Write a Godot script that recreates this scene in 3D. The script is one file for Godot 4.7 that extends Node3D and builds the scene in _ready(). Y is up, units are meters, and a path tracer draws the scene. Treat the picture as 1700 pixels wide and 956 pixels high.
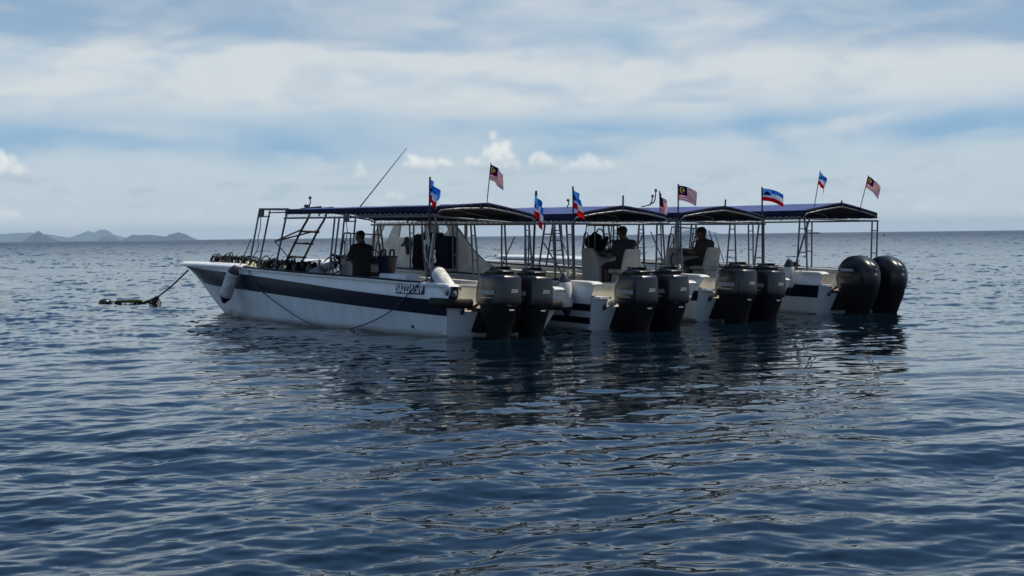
extends Node3D
# Four white dive boats rafted side by side on a calm blue sea.

const EYE := Vector3(0, 1.75, 0)
const FOCAL := 2450.0          # focal length in units of a 1700 x 956 picture
var M := {}                    # materials
var used := {}                 # names already given, per parent
var rng := RandomNumberGenerator.new()


func _ready() -> void:
	rng.seed = 7
	_camera_and_light()
	_materials()
	_sea()
	_islands()
	_boats()


func _camera_and_light() -> void:
	var cam := Camera3D.new()
	cam.name = "camera"
	cam.fov = rad_to_deg(2.0 * atan(478.0 / FOCAL))
	cam.near = 0.2
	cam.far = 90000.0
	add_child(cam)
	cam.position = EYE
	cam.basis = Basis(Vector3.RIGHT, -atan(86.3 / FOCAL)) * Basis(Vector3.BACK, -atan(15.0 / 1300.0))
	cam.current = true

	var sun := DirectionalLight3D.new()
	sun.name = "sun"
	sun.light_color = Color(1.0, 0.955, 0.88)
	sun.light_energy = 1.6
	sun.light_angular_distance = 0.53
	sun.shadow_enabled = true
	add_child(sun)
	var az := deg_to_rad(74.0)
	var el := deg_to_rad(62.0)
	var to_sun := Vector3(sin(az) * cos(el), sin(el), -cos(az) * cos(el))
	sun.look_at_from_position(to_sun * 100.0, Vector3.ZERO, Vector3.UP)

	var env := Environment.new()
	env.background_mode = Environment.BG_SKY
	env.tonemap_mode = Environment.TONE_MAPPER_LINEAR
	env.tonemap_exposure = 1.06
	env.sdfgi_enabled = true
	env.ssao_enabled = true
	env.ssil_enabled = true
	env.fog_enabled = true
	env.fog_density = 0.000046
	env.fog_light_color = Color(0.77, 0.88, 0.98)
	var sky := Sky.new()
	var mat := PanoramaSkyMaterial.new()
	mat.panorama = _sky_picture()
	sky.sky_material = mat
	env.sky = sky
	var we := WorldEnvironment.new()
	we.name = "air"
	we.environment = env
	add_child(we)


# ---------------------------------------------------------------- sky (air and clouds only)
var n_soft := FastNoiseLite.new()
var n_wisp := FastNoiseLite.new()
var n_puff := FastNoiseLite.new()
var sky_rows: Array = []
var sky_w := 0
var sky_top := 0.0
var sky_step := 0.0


func _bump(x: float, c: float, w: float) -> float:
	var d := (x - c) / w
	return exp(-d * d)


# an elongated soft patch, tilted by slope t
func _patch(x: float, y: float, cx: float, cy: float, w: float, h: float, t := 0.0) -> float:
	var dx := (x - cx) / w
	var dy := (y - cy - (x - cx) * t) / h
	return exp(-dx * dx - dy * dy)


# a heap cloud: flat-bottomed, lumpy top; returns (cover, light)
func _heap(x: float, y: float, cx: float, base: float, w: float, h: float, lump: float) -> Vector2:
	var dx := (x - cx) / w
	if absf(dx) > 1.4:
		return Vector2.ZERO
	var top := h * (1.0 - dx * dx) * (0.75 + 0.5 * lump)
	var up := base - y
	var body := smoothstep(-0.25 * h, 0.25 * h, up) * smoothstep(-0.14 * h, 0.3 * h, top - up)
	return Vector2(body, clampf(up / maxf(h, 1.0), 0.0, 1.0))


func _sky_color(az: float, el: float) -> Color:
	# az from straight ahead, el above the horizon, radians; X and Y as the photograph's pixels near the view
	var d := Vector3(sin(az) * cos(el), sin(el), -cos(az) * cos(el))
	var X := 850.0 + FOCAL * az
	var Y := 391.7 - FOCAL * el
	var deg := rad_to_deg(el)
	var c := Color(0.55, 0.64, 0.695).lerp(Color(0.215, 0.40, 0.615), smoothstep(0.6, 4.5, deg))
	c = c.lerp(Color(0.058, 0.178, 0.415), smoothstep(6.5, 15.0, deg))
	c = c.lerp(Color(0.048, 0.14, 0.375), smoothstep(13.0, 55.0, deg))
	# cloud texture at several sizes, drawn out sideways near the horizon and rounder overhead
	var flat := lerpf(4.2, 1.6, smoothstep(0.1, 0.7, el))
	var big := n_soft.get_noise_3d(d.x * 26.0, el * 26.0 * flat, d.z * 26.0)
	var w2 := n_soft.get_noise_3d(d.x * 26.0 + 60.0, el * 26.0 * flat, d.z * 26.0 - 20.0)
	var mid := n_wisp.get_noise_3d(d.x * 22.0 + 2.0 * big, el * 22.0 * flat + 2.6 * w2, d.z * 22.0)
	var fine := n_wisp.get_noise_3d(d.x * 55.0 + 3.0 * w2, el * 55.0 * flat + 3.0 * big, d.z * 55.0)
	var wx := X + 110.0 * w2
	var wy := Y + 24.0 * big + 16.0 * mid + 7.0 * fine
	var white := Color(0.645, 0.695, 0.715)
	var grey := Color(0.31, 0.42, 0.56)
	# pale veil low down
	var veil := 0.56 * smoothstep(-24.0, 46.0, wy - 226.0) + 0.44
	veil *= 0.95 + 0.4 * mid
	c = c.lerp(Color(0.545, 0.635, 0.685), clampf(veil, 0.0, 0.94) * smoothstep(8.5, 4.5, deg))
	# sheet higher up, with a bright lower edge, thinning overhead
	var tall := smoothstep(240.0, 165.0, wy)
	var cover := clampf(0.86 + 0.6 * mid + 0.2 * big, 0.0, 1.0)
	cover *= lerpf(0.22, 1.0, smoothstep(17.0, 8.6, deg))
	var lit := smoothstep(48.0, 118.0, Y + big * 34.0 + 22.0 * mid - (X - 850.0) * 0.02)
	if absf(az) < 0.6:
		lit = maxf(lit, 0.78 * _bump(X, 1010.0, 430.0) * smoothstep(-75.0, 45.0, Y + 40.0 * big))
		lit *= 1.0 - 0.28 * _patch(X, Y, 1700.0, 60.0, 260.0, 60.0)
	else:
		lit = maxf(lit, clampf(0.4 + 1.3 * big, 0.0, 0.75))
	lit = clampf(lit + 0.38 * mid + 0.16 * fine, 0.0, 1.0)
	c = c.lerp(grey.lerp(white, lit), clampf(tall * cover, 0.0, 0.95))
	# openings of blue under the sheet
	var gap := 0.0
	var away := smoothstep(0.36, 0.5, absf(az))
	if absf(az) < 0.55:
		gap += 0.85 * _patch(wx, wy, 80.0, 234.0, 200.0, 24.0)
		gap += 0.7 * _patch(wx, wy, 450.0, 234.0, 80.0, 20.0, 0.16)
		gap += 0.35 * _patch(wx, wy, 545.0, 205.0, 60.0, 13.0)
		gap += 0.8 * _patch(wx, wy, 1000.0, 222.0, 125.0, 17.0)
		gap += 0.7 * _patch(wx, wy, 960.0, 258.0, 95.0, 13.0)
		gap += 0.9 * _patch(wx, wy, 1570.0, 224.0, 270.0, 38.0)
		gap += 0.6 * _patch(wx, wy, 1240.0, 205.0, 75.0, 18.0)
		gap += 0.45 * _patch(wx, wy, 740.0, 212.0, 50.0, 12.0)
	gap = lerpf(gap, clampf(0.45 + 1.8 * big, 0.0, 0.9) * _bump(wy, 228.0, 36.0), away)
	c = c.lerp(Color(0.235, 0.425, 0.625), clampf(gap * (1.0 - 0.7 * mid - 0.35 * fine), 0.0, 0.92))
	# wind-drawn streaks across the openings
	if absf(az) < 0.55:
		var sy := Y + 14.0 * mid + 6.0 * fine
		var streak := 0.85 * _patch(X, sy, 1375.0, 226.0, 200.0, 13.0, -0.14) + 0.45 * _patch(X, sy, 1210.0, 215.0, 45.0, 34.0)
		streak += 0.55 * _patch(X, sy, 230.0, 214.0, 150.0, 9.0, 0.1) + 0.4 * _patch(X, sy, 1590.0, 236.0, 130.0, 7.0, -0.05)
		c = c.lerp(Color(0.565, 0.635, 0.69), clampf(streak * (0.8 + 0.9 * fine + 0.4 * mid), 0.0, 0.85))
	# heaps of cloud over the horizon
	if deg < 4.4 and deg > -0.5:
		var lump := n_puff.get_noise_2d(X * 1.6, Y * 2.4)
		var lump2 := n_puff.get_noise_2d(X * 4.2 + 300.0, Y * 5.0)
		var hx := X + 11.0 * lump + 4.0 * lump2
		var hy := Y + 7.0 * lump2 + 10.0 * lump
		var k := 0.5 + 0.5 * lump2
		for e in HEAPS:
			var r := _heap(hx, hy, e[0], e[1], e[2], e[3], k)
			if r.x > 0.0:
				var hc := Color(0.47, 0.565, 0.63).lerp(Color(0.80, 0.83, 0.81), smoothstep(0.05, 0.7, r.y + 0.45 * lump2 + 0.2 * lump))
				c = c.lerp(hc, clampf(r.x * e[4] * 1.45, 0.0, 1.0))
		# small ragged ones all round the horizon
		var far_heap := smoothstep(0.1, 0.4, n_puff.get_noise_2d(X * 0.9 + 900.0, Y * 2.2 + 50.0) + 0.3 * lump2) * _bump(Y, 350.0, 30.0)
		c = c.lerp(Color(0.66, 0.725, 0.745), 0.6 * far_heap)
		var dim := smoothstep(0.15, 0.45, n_puff.get_noise_2d(X * 0.55 - 400.0, Y * 2.6) + 0.2 * lump2) * _bump(Y, 312.0, 44.0)
		c = c.lerp(Color(0.42, 0.52, 0.60), 0.6 * dim)
	c = c.lerp(Color(0.73, 0.785, 0.79), 0.78 * smoothstep(1.7, 0.1, deg))
	return c


const HEAPS := [
	[38.0, 296.0, 48.3, 43.2, 0.71], [-20.0, 300.0, 46.0, 36.0, 0.69], [703.0, 284.0, 34.5, 28.8, 0.75], [741.0, 282.0, 20.7, 22.8, 0.69],
	[832.0, 292.0, 39.1, 64.8, 0.71], [904.0, 284.0, 27.6, 28.8, 0.57], [980.0, 292.0, 57.5, 31.2, 0.48], [790.0, 280.0, 18.4, 18.0, 0.48],
	[20.0, 380.0, 80.5, 50.4, 0.57], [64.0, 362.0, 14.9, 15.6, 0.69], [150.0, 386.0, 18.4, 24.0, 0.69], [196.0, 384.0, 29.9, 16.8, 0.52],
	[600.0, 300.0, 16.1, 33.6, 0.46], [662.0, 332.0, 20.7, 14.4, 0.46], [1522.0, 366.0, 29.9, 14.4, 0.57], [1680.0, 372.0, 46.0, 19.2, 0.57], [1440.0, 372.0, 23.0, 10.8, 0.46],
]


func _sky_row(i: int) -> void:
	var row := PackedByteArray()
	row.resize(sky_w * 3)
	var el := sky_top - (i + 0.5) * sky_step
	for x in sky_w:
		var az := wrapf((x + 0.5) / sky_w, -0.5, 0.5) * TAU      # the middle of the picture lies behind the camera
		var c := _sky_color(az, maxf(el, 0.0)).linear_to_srgb()
		row[x * 3] = clampi(int(c.r * 255.0 + 0.5), 0, 255)
		row[x * 3 + 1] = clampi(int(c.g * 255.0 + 0.5), 0, 255)
		row[x * 3 + 2] = clampi(int(c.b * 255.0 + 0.5), 0, 255)
	sky_rows[i] = row


func _sky_band(w: int, rows: int, top: float, step: float) -> Image:
	sky_w = w
	sky_top = top
	sky_step = step
	sky_rows.clear()
	sky_rows.resize(rows)
	var task := WorkerThreadPool.add_group_task(_sky_row, rows)
	WorkerThreadPool.wait_for_group_task_completion(task)
	var all := PackedByteArray()
	for r in sky_rows:
		all.append_array(r)
	return Image.create_from_data(w, rows, false, Image.FORMAT_RGB8, all)


func _sky_picture() -> ImageTexture:
	n_soft.seed = 11
	n_soft.noise_type = FastNoiseLite.TYPE_SIMPLEX_SMOOTH
	n_soft.frequency = 0.16
	n_soft.fractal_octaves = 4
	n_wisp.seed = 23
	n_wisp.noise_type = FastNoiseLite.TYPE_SIMPLEX_SMOOTH
	n_wisp.frequency = 0.35
	n_wisp.fractal_octaves = 5
	n_puff.seed = 5
	n_puff.noise_type = FastNoiseLite.TYPE_SIMPLEX_SMOOTH
	n_puff.frequency = 0.012
	n_puff.fractal_octaves = 4
	var W := 4096
	var H := 2048
	var whole := _sky_band(512, 256, PI / 2, PI / 256)
	whole.resize(W, H, Image.INTERPOLATE_BILINEAR)
	var rows := 216                                     # the finest rows: up to 18 degrees
	var fine_ := _sky_band(W, rows, rows * PI / H, PI / H)
	whole.blit_rect(fine_, Rect2i(0, 0, W, rows), Vector2i(0, H / 2 - rows))
	return ImageTexture.create_from_image(whole)


# ---------------------------------------------------------------- naming and tagging
func nm(parent: Node, called: String) -> String:
	var key := str(parent.get_instance_id()) + called
	var n: int = used.get(key, 0)
	used[key] = n + 1
	return called if n == 0 else "%s_%03d" % [called, n]


func tag(o: Node, label: String, category: String, group := "") -> void:
	o.set_meta("label", label)
	o.set_meta("category", category)
	if group != "":
		o.set_meta("group", group)


func thing(called: String, xf: Transform3D, label: String, category: String, group := "") -> Node3D:
	var o := Node3D.new()
	o.name = nm(self, called)
	add_child(o, true)
	o.transform = xf
	tag(o, label, category, group)
	return o


func put(parent: Node, called: String, mesh: Mesh, mat: Material, xf := Transform3D.IDENTITY) -> MeshInstance3D:
	var o := MeshInstance3D.new()
	o.name = nm(parent, called)
	o.mesh = mesh
	o.material_override = mat
	o.transform = xf
	parent.add_child(o, true)
	return o


func done(st: SurfaceTool) -> ArrayMesh:
	st.generate_normals()
	st.index()
	return st.commit()


func begin() -> SurfaceTool:
	var st := SurfaceTool.new()
	st.begin(Mesh.PRIMITIVE_TRIANGLES)
	return st


# ---------------------------------------------------------------- shapes
func tri(st: SurfaceTool, a: Vector3, b: Vector3, c: Vector3) -> void:
	st.add_vertex(a)
	st.add_vertex(b)
	st.add_vertex(c)


func quad(st: SurfaceTool, a: Vector3, b: Vector3, c: Vector3, d: Vector3) -> void:
	tri(st, a, b, c)
	tri(st, a, c, d)


# rows of points joined into a sheet
func sheet(st: SurfaceTool, rows: Array, smooth := true, around := false) -> void:
	st.set_smooth_group(0 if smooth else 0xFFFFFFFF)
	for i in rows.size() - 1:
		var a: PackedVector3Array = rows[i]
		var b: PackedVector3Array = rows[i + 1]
		var n := a.size()
		for j in (n if around else n - 1):
			var k := (j + 1) % n
			quad(st, a[j], b[j], b[k], a[k])


func fan(st: SurfaceTool, ring: PackedVector3Array, flip := false) -> void:
	st.set_smooth_group(0xFFFFFFFF)
	var c := Vector3.ZERO
	for p in ring:
		c += p
	c /= ring.size()
	for j in ring.size():
		var k := (j + 1) % ring.size()
		if flip:
			tri(st, c, ring[k], ring[j])
		else:
			tri(st, c, ring[j], ring[k])


# a round tube along points; radii may vary
func tube(st: SurfaceTool, pts: Array, r, sides := 8, caps := true) -> void:
	var rows := []
	var n := pts.size()
	var last := Vector3.ZERO
	for i in n:
		var t: Vector3 = (pts[mini(i + 1, n - 1)] - pts[maxi(i - 1, 0)]).normalized()
		if i == 0:
			last = t.cross(Vector3.UP if absf(t.y) < 0.9 else Vector3.RIGHT).normalized()
		var u := (last - t * last.dot(t)).normalized()
		last = u
		var v := t.cross(u)
		var rad: float = r[i] if r is Array else r
		var ring := PackedVector3Array()
		for k in sides:
			var a := TAU * k / sides
			ring.append(pts[i] + (u * cos(a) + v * sin(a)) * rad)
		rows.append(ring)
	sheet(st, rows, true, true)
	if caps:
		fan(st, rows[0])
		fan(st, rows[n - 1], true)


# turned shape: profile of Vector2(radius, height) about an axis
func lathe(st: SurfaceTool, profile: Array, xf := Transform3D.IDENTITY, sides := 16) -> void:
	var rows := []
	for p in profile:
		var ring := PackedVector3Array()
		for k in sides:
			var a := TAU * k / sides
			ring.append(xf * Vector3(cos(a) * p.x, p.y, sin(a) * p.x))
		rows.append(ring)
	sheet(st, rows, true, true)
	if profile[0].x > 0.001:
		fan(st, rows[0])
	if profile[profile.size() - 1].x > 0.001:
		fan(st, rows[rows.size() - 1], true)


# a box with chamfered edges
func box(st: SurfaceTool, c: Vector3, s: Vector3, b := 0.01, basis := Basis.IDENTITY) -> void:
	st.set_smooth_group(0xFFFFFFFF)
	var h := s * 0.5
	b = minf(b, minf(h.x, minf(h.y, h.z)) * 0.6)
	var p := {}
	for sx in [-1, 1]:
		for sy in [-1, 1]:
			for sz in [-1, 1]:
				var k := Vector3i(sx, sy, sz)
				var v := Vector3(sx, sy, sz)
				p[k] = [c + basis * (v * Vector3(h.x, h.y - b, h.z - b)), c + basis * (v * Vector3(h.x - b, h.y, h.z - b)), c + basis * (v * Vector3(h.x - b, h.y - b, h.z))]
	for ax in 3:
		var u := (ax + 1) % 3
		var w := (ax + 2) % 3
		for s0 in [-1, 1]:
			var ks := []
			for e in [[-1, -1], [1, -1], [1, 1], [-1, 1]]:
				var k := Vector3i.ZERO
				k[ax] = s0
				k[u] = e[0]
				k[w] = e[1]
				ks.append(p[k][ax])
			if s0 < 0:
				quad(st, ks[0], ks[1], ks[2], ks[3])
			else:
				quad(st, ks[3], ks[2], ks[1], ks[0])
		for e in [[-1, -1], [1, -1], [1, 1], [-1, 1]]:
			var k0 := Vector3i.ZERO
			k0[ax] = -1
			k0[u] = e[0]
			k0[w] = e[1]
			var k1 := k0
			k1[ax] = 1
			if e[0] * e[1] > 0:
				quad(st, p[k0][u], p[k0][w], p[k1][w], p[k1][u])
			else:
				quad(st, p[k0][w], p[k0][u], p[k1][u], p[k1][w])
	for k in p:
		if k.x * k.y * k.z > 0:
			tri(st, p[k][0], p[k][2], p[k][1])
		else:
			tri(st, p[k][0], p[k][1], p[k][2])


# a flat outline given thickness: pts are Vector3 in one plane, push is the thickness vector
func slab(st: SurfaceTool, pts: Array, push: Vector3) -> void:
	st.set_smooth_group(0xFFFFFFFF)
	var n := (pts[1] - pts[0] as Vector3).cross(pts[2] - pts[0])
	for i in range(3, pts.size()):
		var m := (pts[1] - pts[0] as Vector3).cross(pts[i] - pts[0])
		if m.length() > n.length():
			n = m
	n = n.normalized()
	var u: Vector3 = (pts[1] - pts[0] as Vector3).normalized()
	var v := n.cross(u)
	var flat := PackedVector2Array()
	for q in pts:
		flat.append(Vector2(u.dot(q), v.dot(q)))
	var t := Geometry2D.triangulate_polygon(flat)
	for i in range(0, t.size(), 3):
		tri(st, pts[t[i]], pts[t[i + 1]], pts[t[i + 2]])
		tri(st, pts[t[i]] + push, pts[t[i + 2]] + push, pts[t[i + 1]] + push)
	for i in pts.size():
		var j := (i + 1) % pts.size()
		quad(st, pts[i], pts[i] + push, pts[j] + push, pts[j])


func one_tube(pts: Array, r, sides := 8) -> ArrayMesh:
	var st := begin()
	tube(st, pts, r, sides)
	return done(st)


func one_box(c: Vector3, s: Vector3, b := 0.01, basis := Basis.IDENTITY) -> ArrayMesh:
	var st := begin()
	box(st, c, s, b, basis)
	return done(st)


# points on a smooth curve through the given ones
func curve(pts: Array, per := 6) -> Array:
	var out := []
	var n := pts.size()
	for i in n - 1:
		var a: Vector3 = pts[maxi(i - 1, 0)]
		var b: Vector3 = pts[i]
		var c: Vector3 = pts[i + 1]
		var d: Vector3 = pts[mini(i + 2, n - 1)]
		for k in per:
			out.append(b.cubic_interpolate(c, a, d, float(k) / per))
	out.append(pts[n - 1])
	return out


func pick(table: Array, x: float) -> float:
	# piecewise smooth table of [x, value]
	if x <= table[0][0]:
		return table[0][1]
	for i in table.size() - 1:
		if x <= table[i + 1][0]:
			var t: float = (x - table[i][0]) / (table[i + 1][0] - table[i][0])
			var a: float = table[maxi(i - 1, 0)][1]
			var d: float = table[mini(i + 2, table.size() - 1)][1]
			return lerpf(lerpf(table[i][1], table[i + 1][1], t), cubic_interpolate(table[i][1], table[i + 1][1], a, d, t), 0.6)
	return table[-1][1]


# ---------------------------------------------------------------- materials
func mat(linear: Color, rough: float, spec := 0.5, metal := 0.0) -> StandardMaterial3D:
	var m := StandardMaterial3D.new()
	m.albedo_color = linear.linear_to_srgb()
	m.roughness = rough
	m.metallic_specular = spec
	m.metallic = metal
	return m


func noise_tex(freq: float, oct: int, seed_: int, lo: Color, hi: Color, size := 256) -> NoiseTexture2D:
	var n := FastNoiseLite.new()
	n.seed = seed_
	n.frequency = freq
	n.fractal_octaves = oct
	var t := NoiseTexture2D.new()
	t.width = size
	t.height = size
	t.seamless = true
	t.noise = n
	var g := Gradient.new()
	g.set_color(0, lo)
	g.set_color(1, hi)
	t.color_ramp = g
	return t


func worn(m: StandardMaterial3D, amount: float, per_metre: float, seed_: int) -> StandardMaterial3D:
	# gentle blotches of wear and dirt over the whole surface
	var k := 1.0 - amount
	m.albedo_texture = noise_tex(0.012, 5, seed_, Color(k, k, k * 0.98), Color(1, 1, 1))
	m.uv1_triplanar = true
	m.uv1_scale = Vector3.ONE * per_metre
	return m


func _materials() -> void:
	M.white = worn(mat(Color(0.72, 0.745, 0.75), 0.32), 0.16, 0.7, 3)
	M.hull = worn(mat(Color(0.75, 0.82, 0.87), 0.3), 0.07, 1.0, 21)
	M.hull.uv1_scale = Vector3(0.9, 0.16, 0.9)          # streaks that run down
	M.cream = worn(mat(Color(0.66, 0.62, 0.53), 0.45), 0.2, 0.8, 4)
	M.deck = worn(mat(Color(0.62, 0.60, 0.53), 0.6), 0.22, 0.9, 5)
	M.navy = mat(Color(0.0025, 0.0075, 0.027), 0.4, 0.25)
	M.console = worn(mat(Color(0.5, 0.5, 0.47), 0.45), 0.2, 1.4, 33)
	M.rubber = mat(Color(0.010, 0.009, 0.009), 0.6, 0.3)
	M.black = mat(Color(0.008, 0.008, 0.009), 0.5)
	M.dark = mat(Color(0.02, 0.021, 0.024), 0.6)
	M.steel = mat(Color(0.085, 0.10, 0.115), 0.38, 0.5, 0.35)
	M.canvas = worn(mat(Color(0.05, 0.075, 0.24), 0.5), 0.3, 0.9, 6)
	M.canvas.rim_enabled = true
	M.canvas.rim = 0.35
	M.canvas.rim_tint = 0.6
	M.valance = worn(mat(Color(0.009, 0.015, 0.065), 0.7, 0.25), 0.3, 1.2, 8)
	M.under_shade = mat(Color(0.008, 0.009, 0.016), 0.8, 0.2)  # near-black: shade below the canopies put into the colour
	M.bag = mat(Color(0.005, 0.006, 0.018), 0.85, 0.2)
	M.lashing = mat(Color(0.14, 0.14, 0.15), 0.8)
	M.lace = mat(Color(0.62, 0.62, 0.6), 0.8)
	M.rope = mat(Color(0.05, 0.045, 0.04), 0.9)
	M.pale_rope = mat(Color(0.55, 0.53, 0.47), 0.9)
	M.cowl = mat(Color(0.008, 0.010, 0.0155), 0.34)
	M.cowl.clearcoat_enabled = true
	M.cowl.clearcoat = 0.2
	M.cowl.clearcoat_roughness = 0.12
	M.cowl_black = mat(Color(0.006, 0.006, 0.008), 0.32, 0.4)
	M.cowl_black.clearcoat_enabled = true
	M.cowl_black.clearcoat = 0.22
	M.cowl_black.clearcoat_roughness = 0.1
	M.leg = mat(Color(0.005, 0.0055, 0.007), 0.6, 0.28)
	M.trim = mat(Color(0.5, 0.52, 0.54), 0.3, 0.5, 0.5)
	M.letters = mat(Color(0.42, 0.44, 0.47), 0.5)
	M.plate_letters = mat(Color(0.8, 0.82, 0.84), 0.5)
	M.seat = worn(mat(Color(0.47, 0.45, 0.40), 0.5), 0.2, 1.5, 31)
	M.hose = mat(Color(0.005, 0.005, 0.006), 0.7, 0.2)
	M.fender = worn(mat(Color(0.68, 0.68, 0.66), 0.45), 0.25, 2.0, 9)
	M.fender_end = mat(Color(0.012, 0.014, 0.03), 0.5)
	M.tub = mat(Color(0.012, 0.014, 0.05), 0.4)
	M.tank = worn(mat(Color(0.22, 0.22, 0.205), 0.45, 0.5, 0.2), 0.3, 3.0, 12)
	M.tank_yellow = mat(Color(0.24, 0.23, 0.18), 0.45)
	M.neoprene = mat(Color(0.006, 0.006, 0.008), 0.9, 0.2)
	M.skin = mat(Color(0.10, 0.055, 0.035), 0.55)
	M.shirt = mat(Color(0.012, 0.012, 0.015), 0.9)
	M.shirt_brown = mat(Color(0.03, 0.022, 0.014), 0.9)
	M.hair = mat(Color(0.005, 0.005, 0.005), 0.6)
	M.moss = worn(mat(Color(0.085, 0.10, 0.02), 0.9), 0.6, 9.0, 14)
	M.weed = worn(mat(Color(0.055, 0.045, 0.02), 0.9), 0.6, 9.0, 15)
	M.yellow = mat(Color(0.42, 0.45, 0.14), 0.8)
	M.glass = StandardMaterial3D.new()
	M.glass.albedo_color = Color(0.8, 0.86, 0.88, 0.1)
	M.glass.transparency = BaseMaterial3D.TRANSPARENCY_ALPHA
	M.glass.roughness = 0.02
	M.forest = worn(mat(Color(0.016, 0.032, 0.024), 0.95, 0.1), 0.6, 0.002, 17)
	M.sea = mat(Color(0.0018, 0.0065, 0.012), 1.0, 0.354)
	var g := Gradient.new()
	g.offsets = PackedFloat32Array([0.0, 0.25, 0.5, 0.75, 1.0])
	g.colors = PackedColorArray([Color(0.03, 0.03, 0.03), Color(0.05, 0.05, 0.05), Color(0.12, 0.12, 0.12), Color(0.24, 0.24, 0.24), Color(0.34, 0.34, 0.34)])
	var gt := GradientTexture2D.new()
	gt.gradient = g
	gt.width = 256
	gt.height = 4
	M.sea.roughness_texture = gt
	M.sea.roughness_texture_channel = BaseMaterial3D.TEXTURE_CHANNEL_RED
	M.sea.texture_repeat = false


# ---------------------------------------------------------------- the sea: two tiles of waves made by Fourier transform
func _fft(re: PackedFloat32Array, im: PackedFloat32Array, n: int, start: int, stride: int) -> void:
	var j := 0
	for i in range(1, n):
		var bit := n >> 1
		while j & bit:
			j ^= bit
			bit >>= 1
		j ^= bit
		if i < j:
			var a := start + i * stride
			var b := start + j * stride
			var t := re[a]
			re[a] = re[b]
			re[b] = t
			t = im[a]
			im[a] = im[b]
			im[b] = t
	var length := 2
	while length <= n:
		var half := length >> 1
		for k in half:
			var ang := TAU * k / length
			var c := cos(ang)
			var s := sin(ang)
			for i in range(k, n, length):
				var a := start + i * stride
				var b := a + half * stride
				var xr := re[b] * c - im[b] * s
				var xi := re[b] * s + im[b] * c
				re[b] = re[a] - xr
				im[b] = im[a] - xi
				re[a] += xr
				im[a] += xi
		length <<= 1


func _field(re: PackedFloat32Array, im: PackedFloat32Array, n: int) -> PackedFloat32Array:
	for r in n:
		_fft(re, im, n, r * n, 1)
	for c in n:
		_fft(re, im, n, c, n)
	return re


# heights and slopes of an n x n tile, L metres wide, waves between two lengths, running along heading dir with a wide spread
func _wave_tile(n: int, L: float, short: float, long: float, tilt: float, dir: float, spread: float, power: float, seed_: int) -> Dictionary:
	var r := RandomNumberGenerator.new()
	r.seed = seed_
	var parts := []
	for q in 6:
		var a := PackedFloat32Array()
		a.resize(n * n)
		parts.append(a)
	for iz in n:
		for ix in n:
			var kx := TAU / L * (ix if ix < n / 2 else ix - n)
			var kz := TAU / L * (iz if iz < n / 2 else iz - n)
			var k := sqrt(kx * kx + kz * kz)
			var u := r.randfn()
			var v := r.randfn()
			if k < 1e-6:
				continue
			var lam := TAU / k
			if lam < short * 0.6 or lam > long * 1.6:
				continue
			var edge := smoothstep(short * 0.6, short, lam) * smoothstep(long * 1.6, long, lam)
			var a := cos(atan2(kz, kx) - dir)
			var amp := edge * pow(k, -power) * (pow(absf(a), spread) + 0.08)
			var q := iz * n + ix
			parts[0][q] = u * amp
			parts[1][q] = v * amp
			parts[2][q] = -v * amp * kx
			parts[3][q] = u * amp * kx
			parts[4][q] = -v * amp * kz
			parts[5][q] = u * amp * kz
	var h := _field(parts[0], parts[1], n)
	var gx := _field(parts[2], parts[3], n)
	var gz := _field(parts[4], parts[5], n)
	var sum := 0.0
	for i in n * n:
		sum += gx[i] * gx[i] + gz[i] * gz[i]
	var f := tilt / sqrt(sum / (n * n))
	for i in n * n:
		h[i] *= f
		gx[i] *= f
		gz[i] *= f
	return {"n": n, "L": L, "h": h, "gx": gx, "gz": gz}


var tile_a := {}
var tile_b := {}
var a_h: PackedFloat32Array
var a_x: PackedFloat32Array
var a_z: PackedFloat32Array
var b_h: PackedFloat32Array
var b_x: PackedFloat32Array
var b_z: PackedFloat32Array
const NT := 256
var ring_r: PackedFloat32Array
var ring_az: PackedFloat32Array
var ring_out: Array = []
const TURN := 0.55


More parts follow.
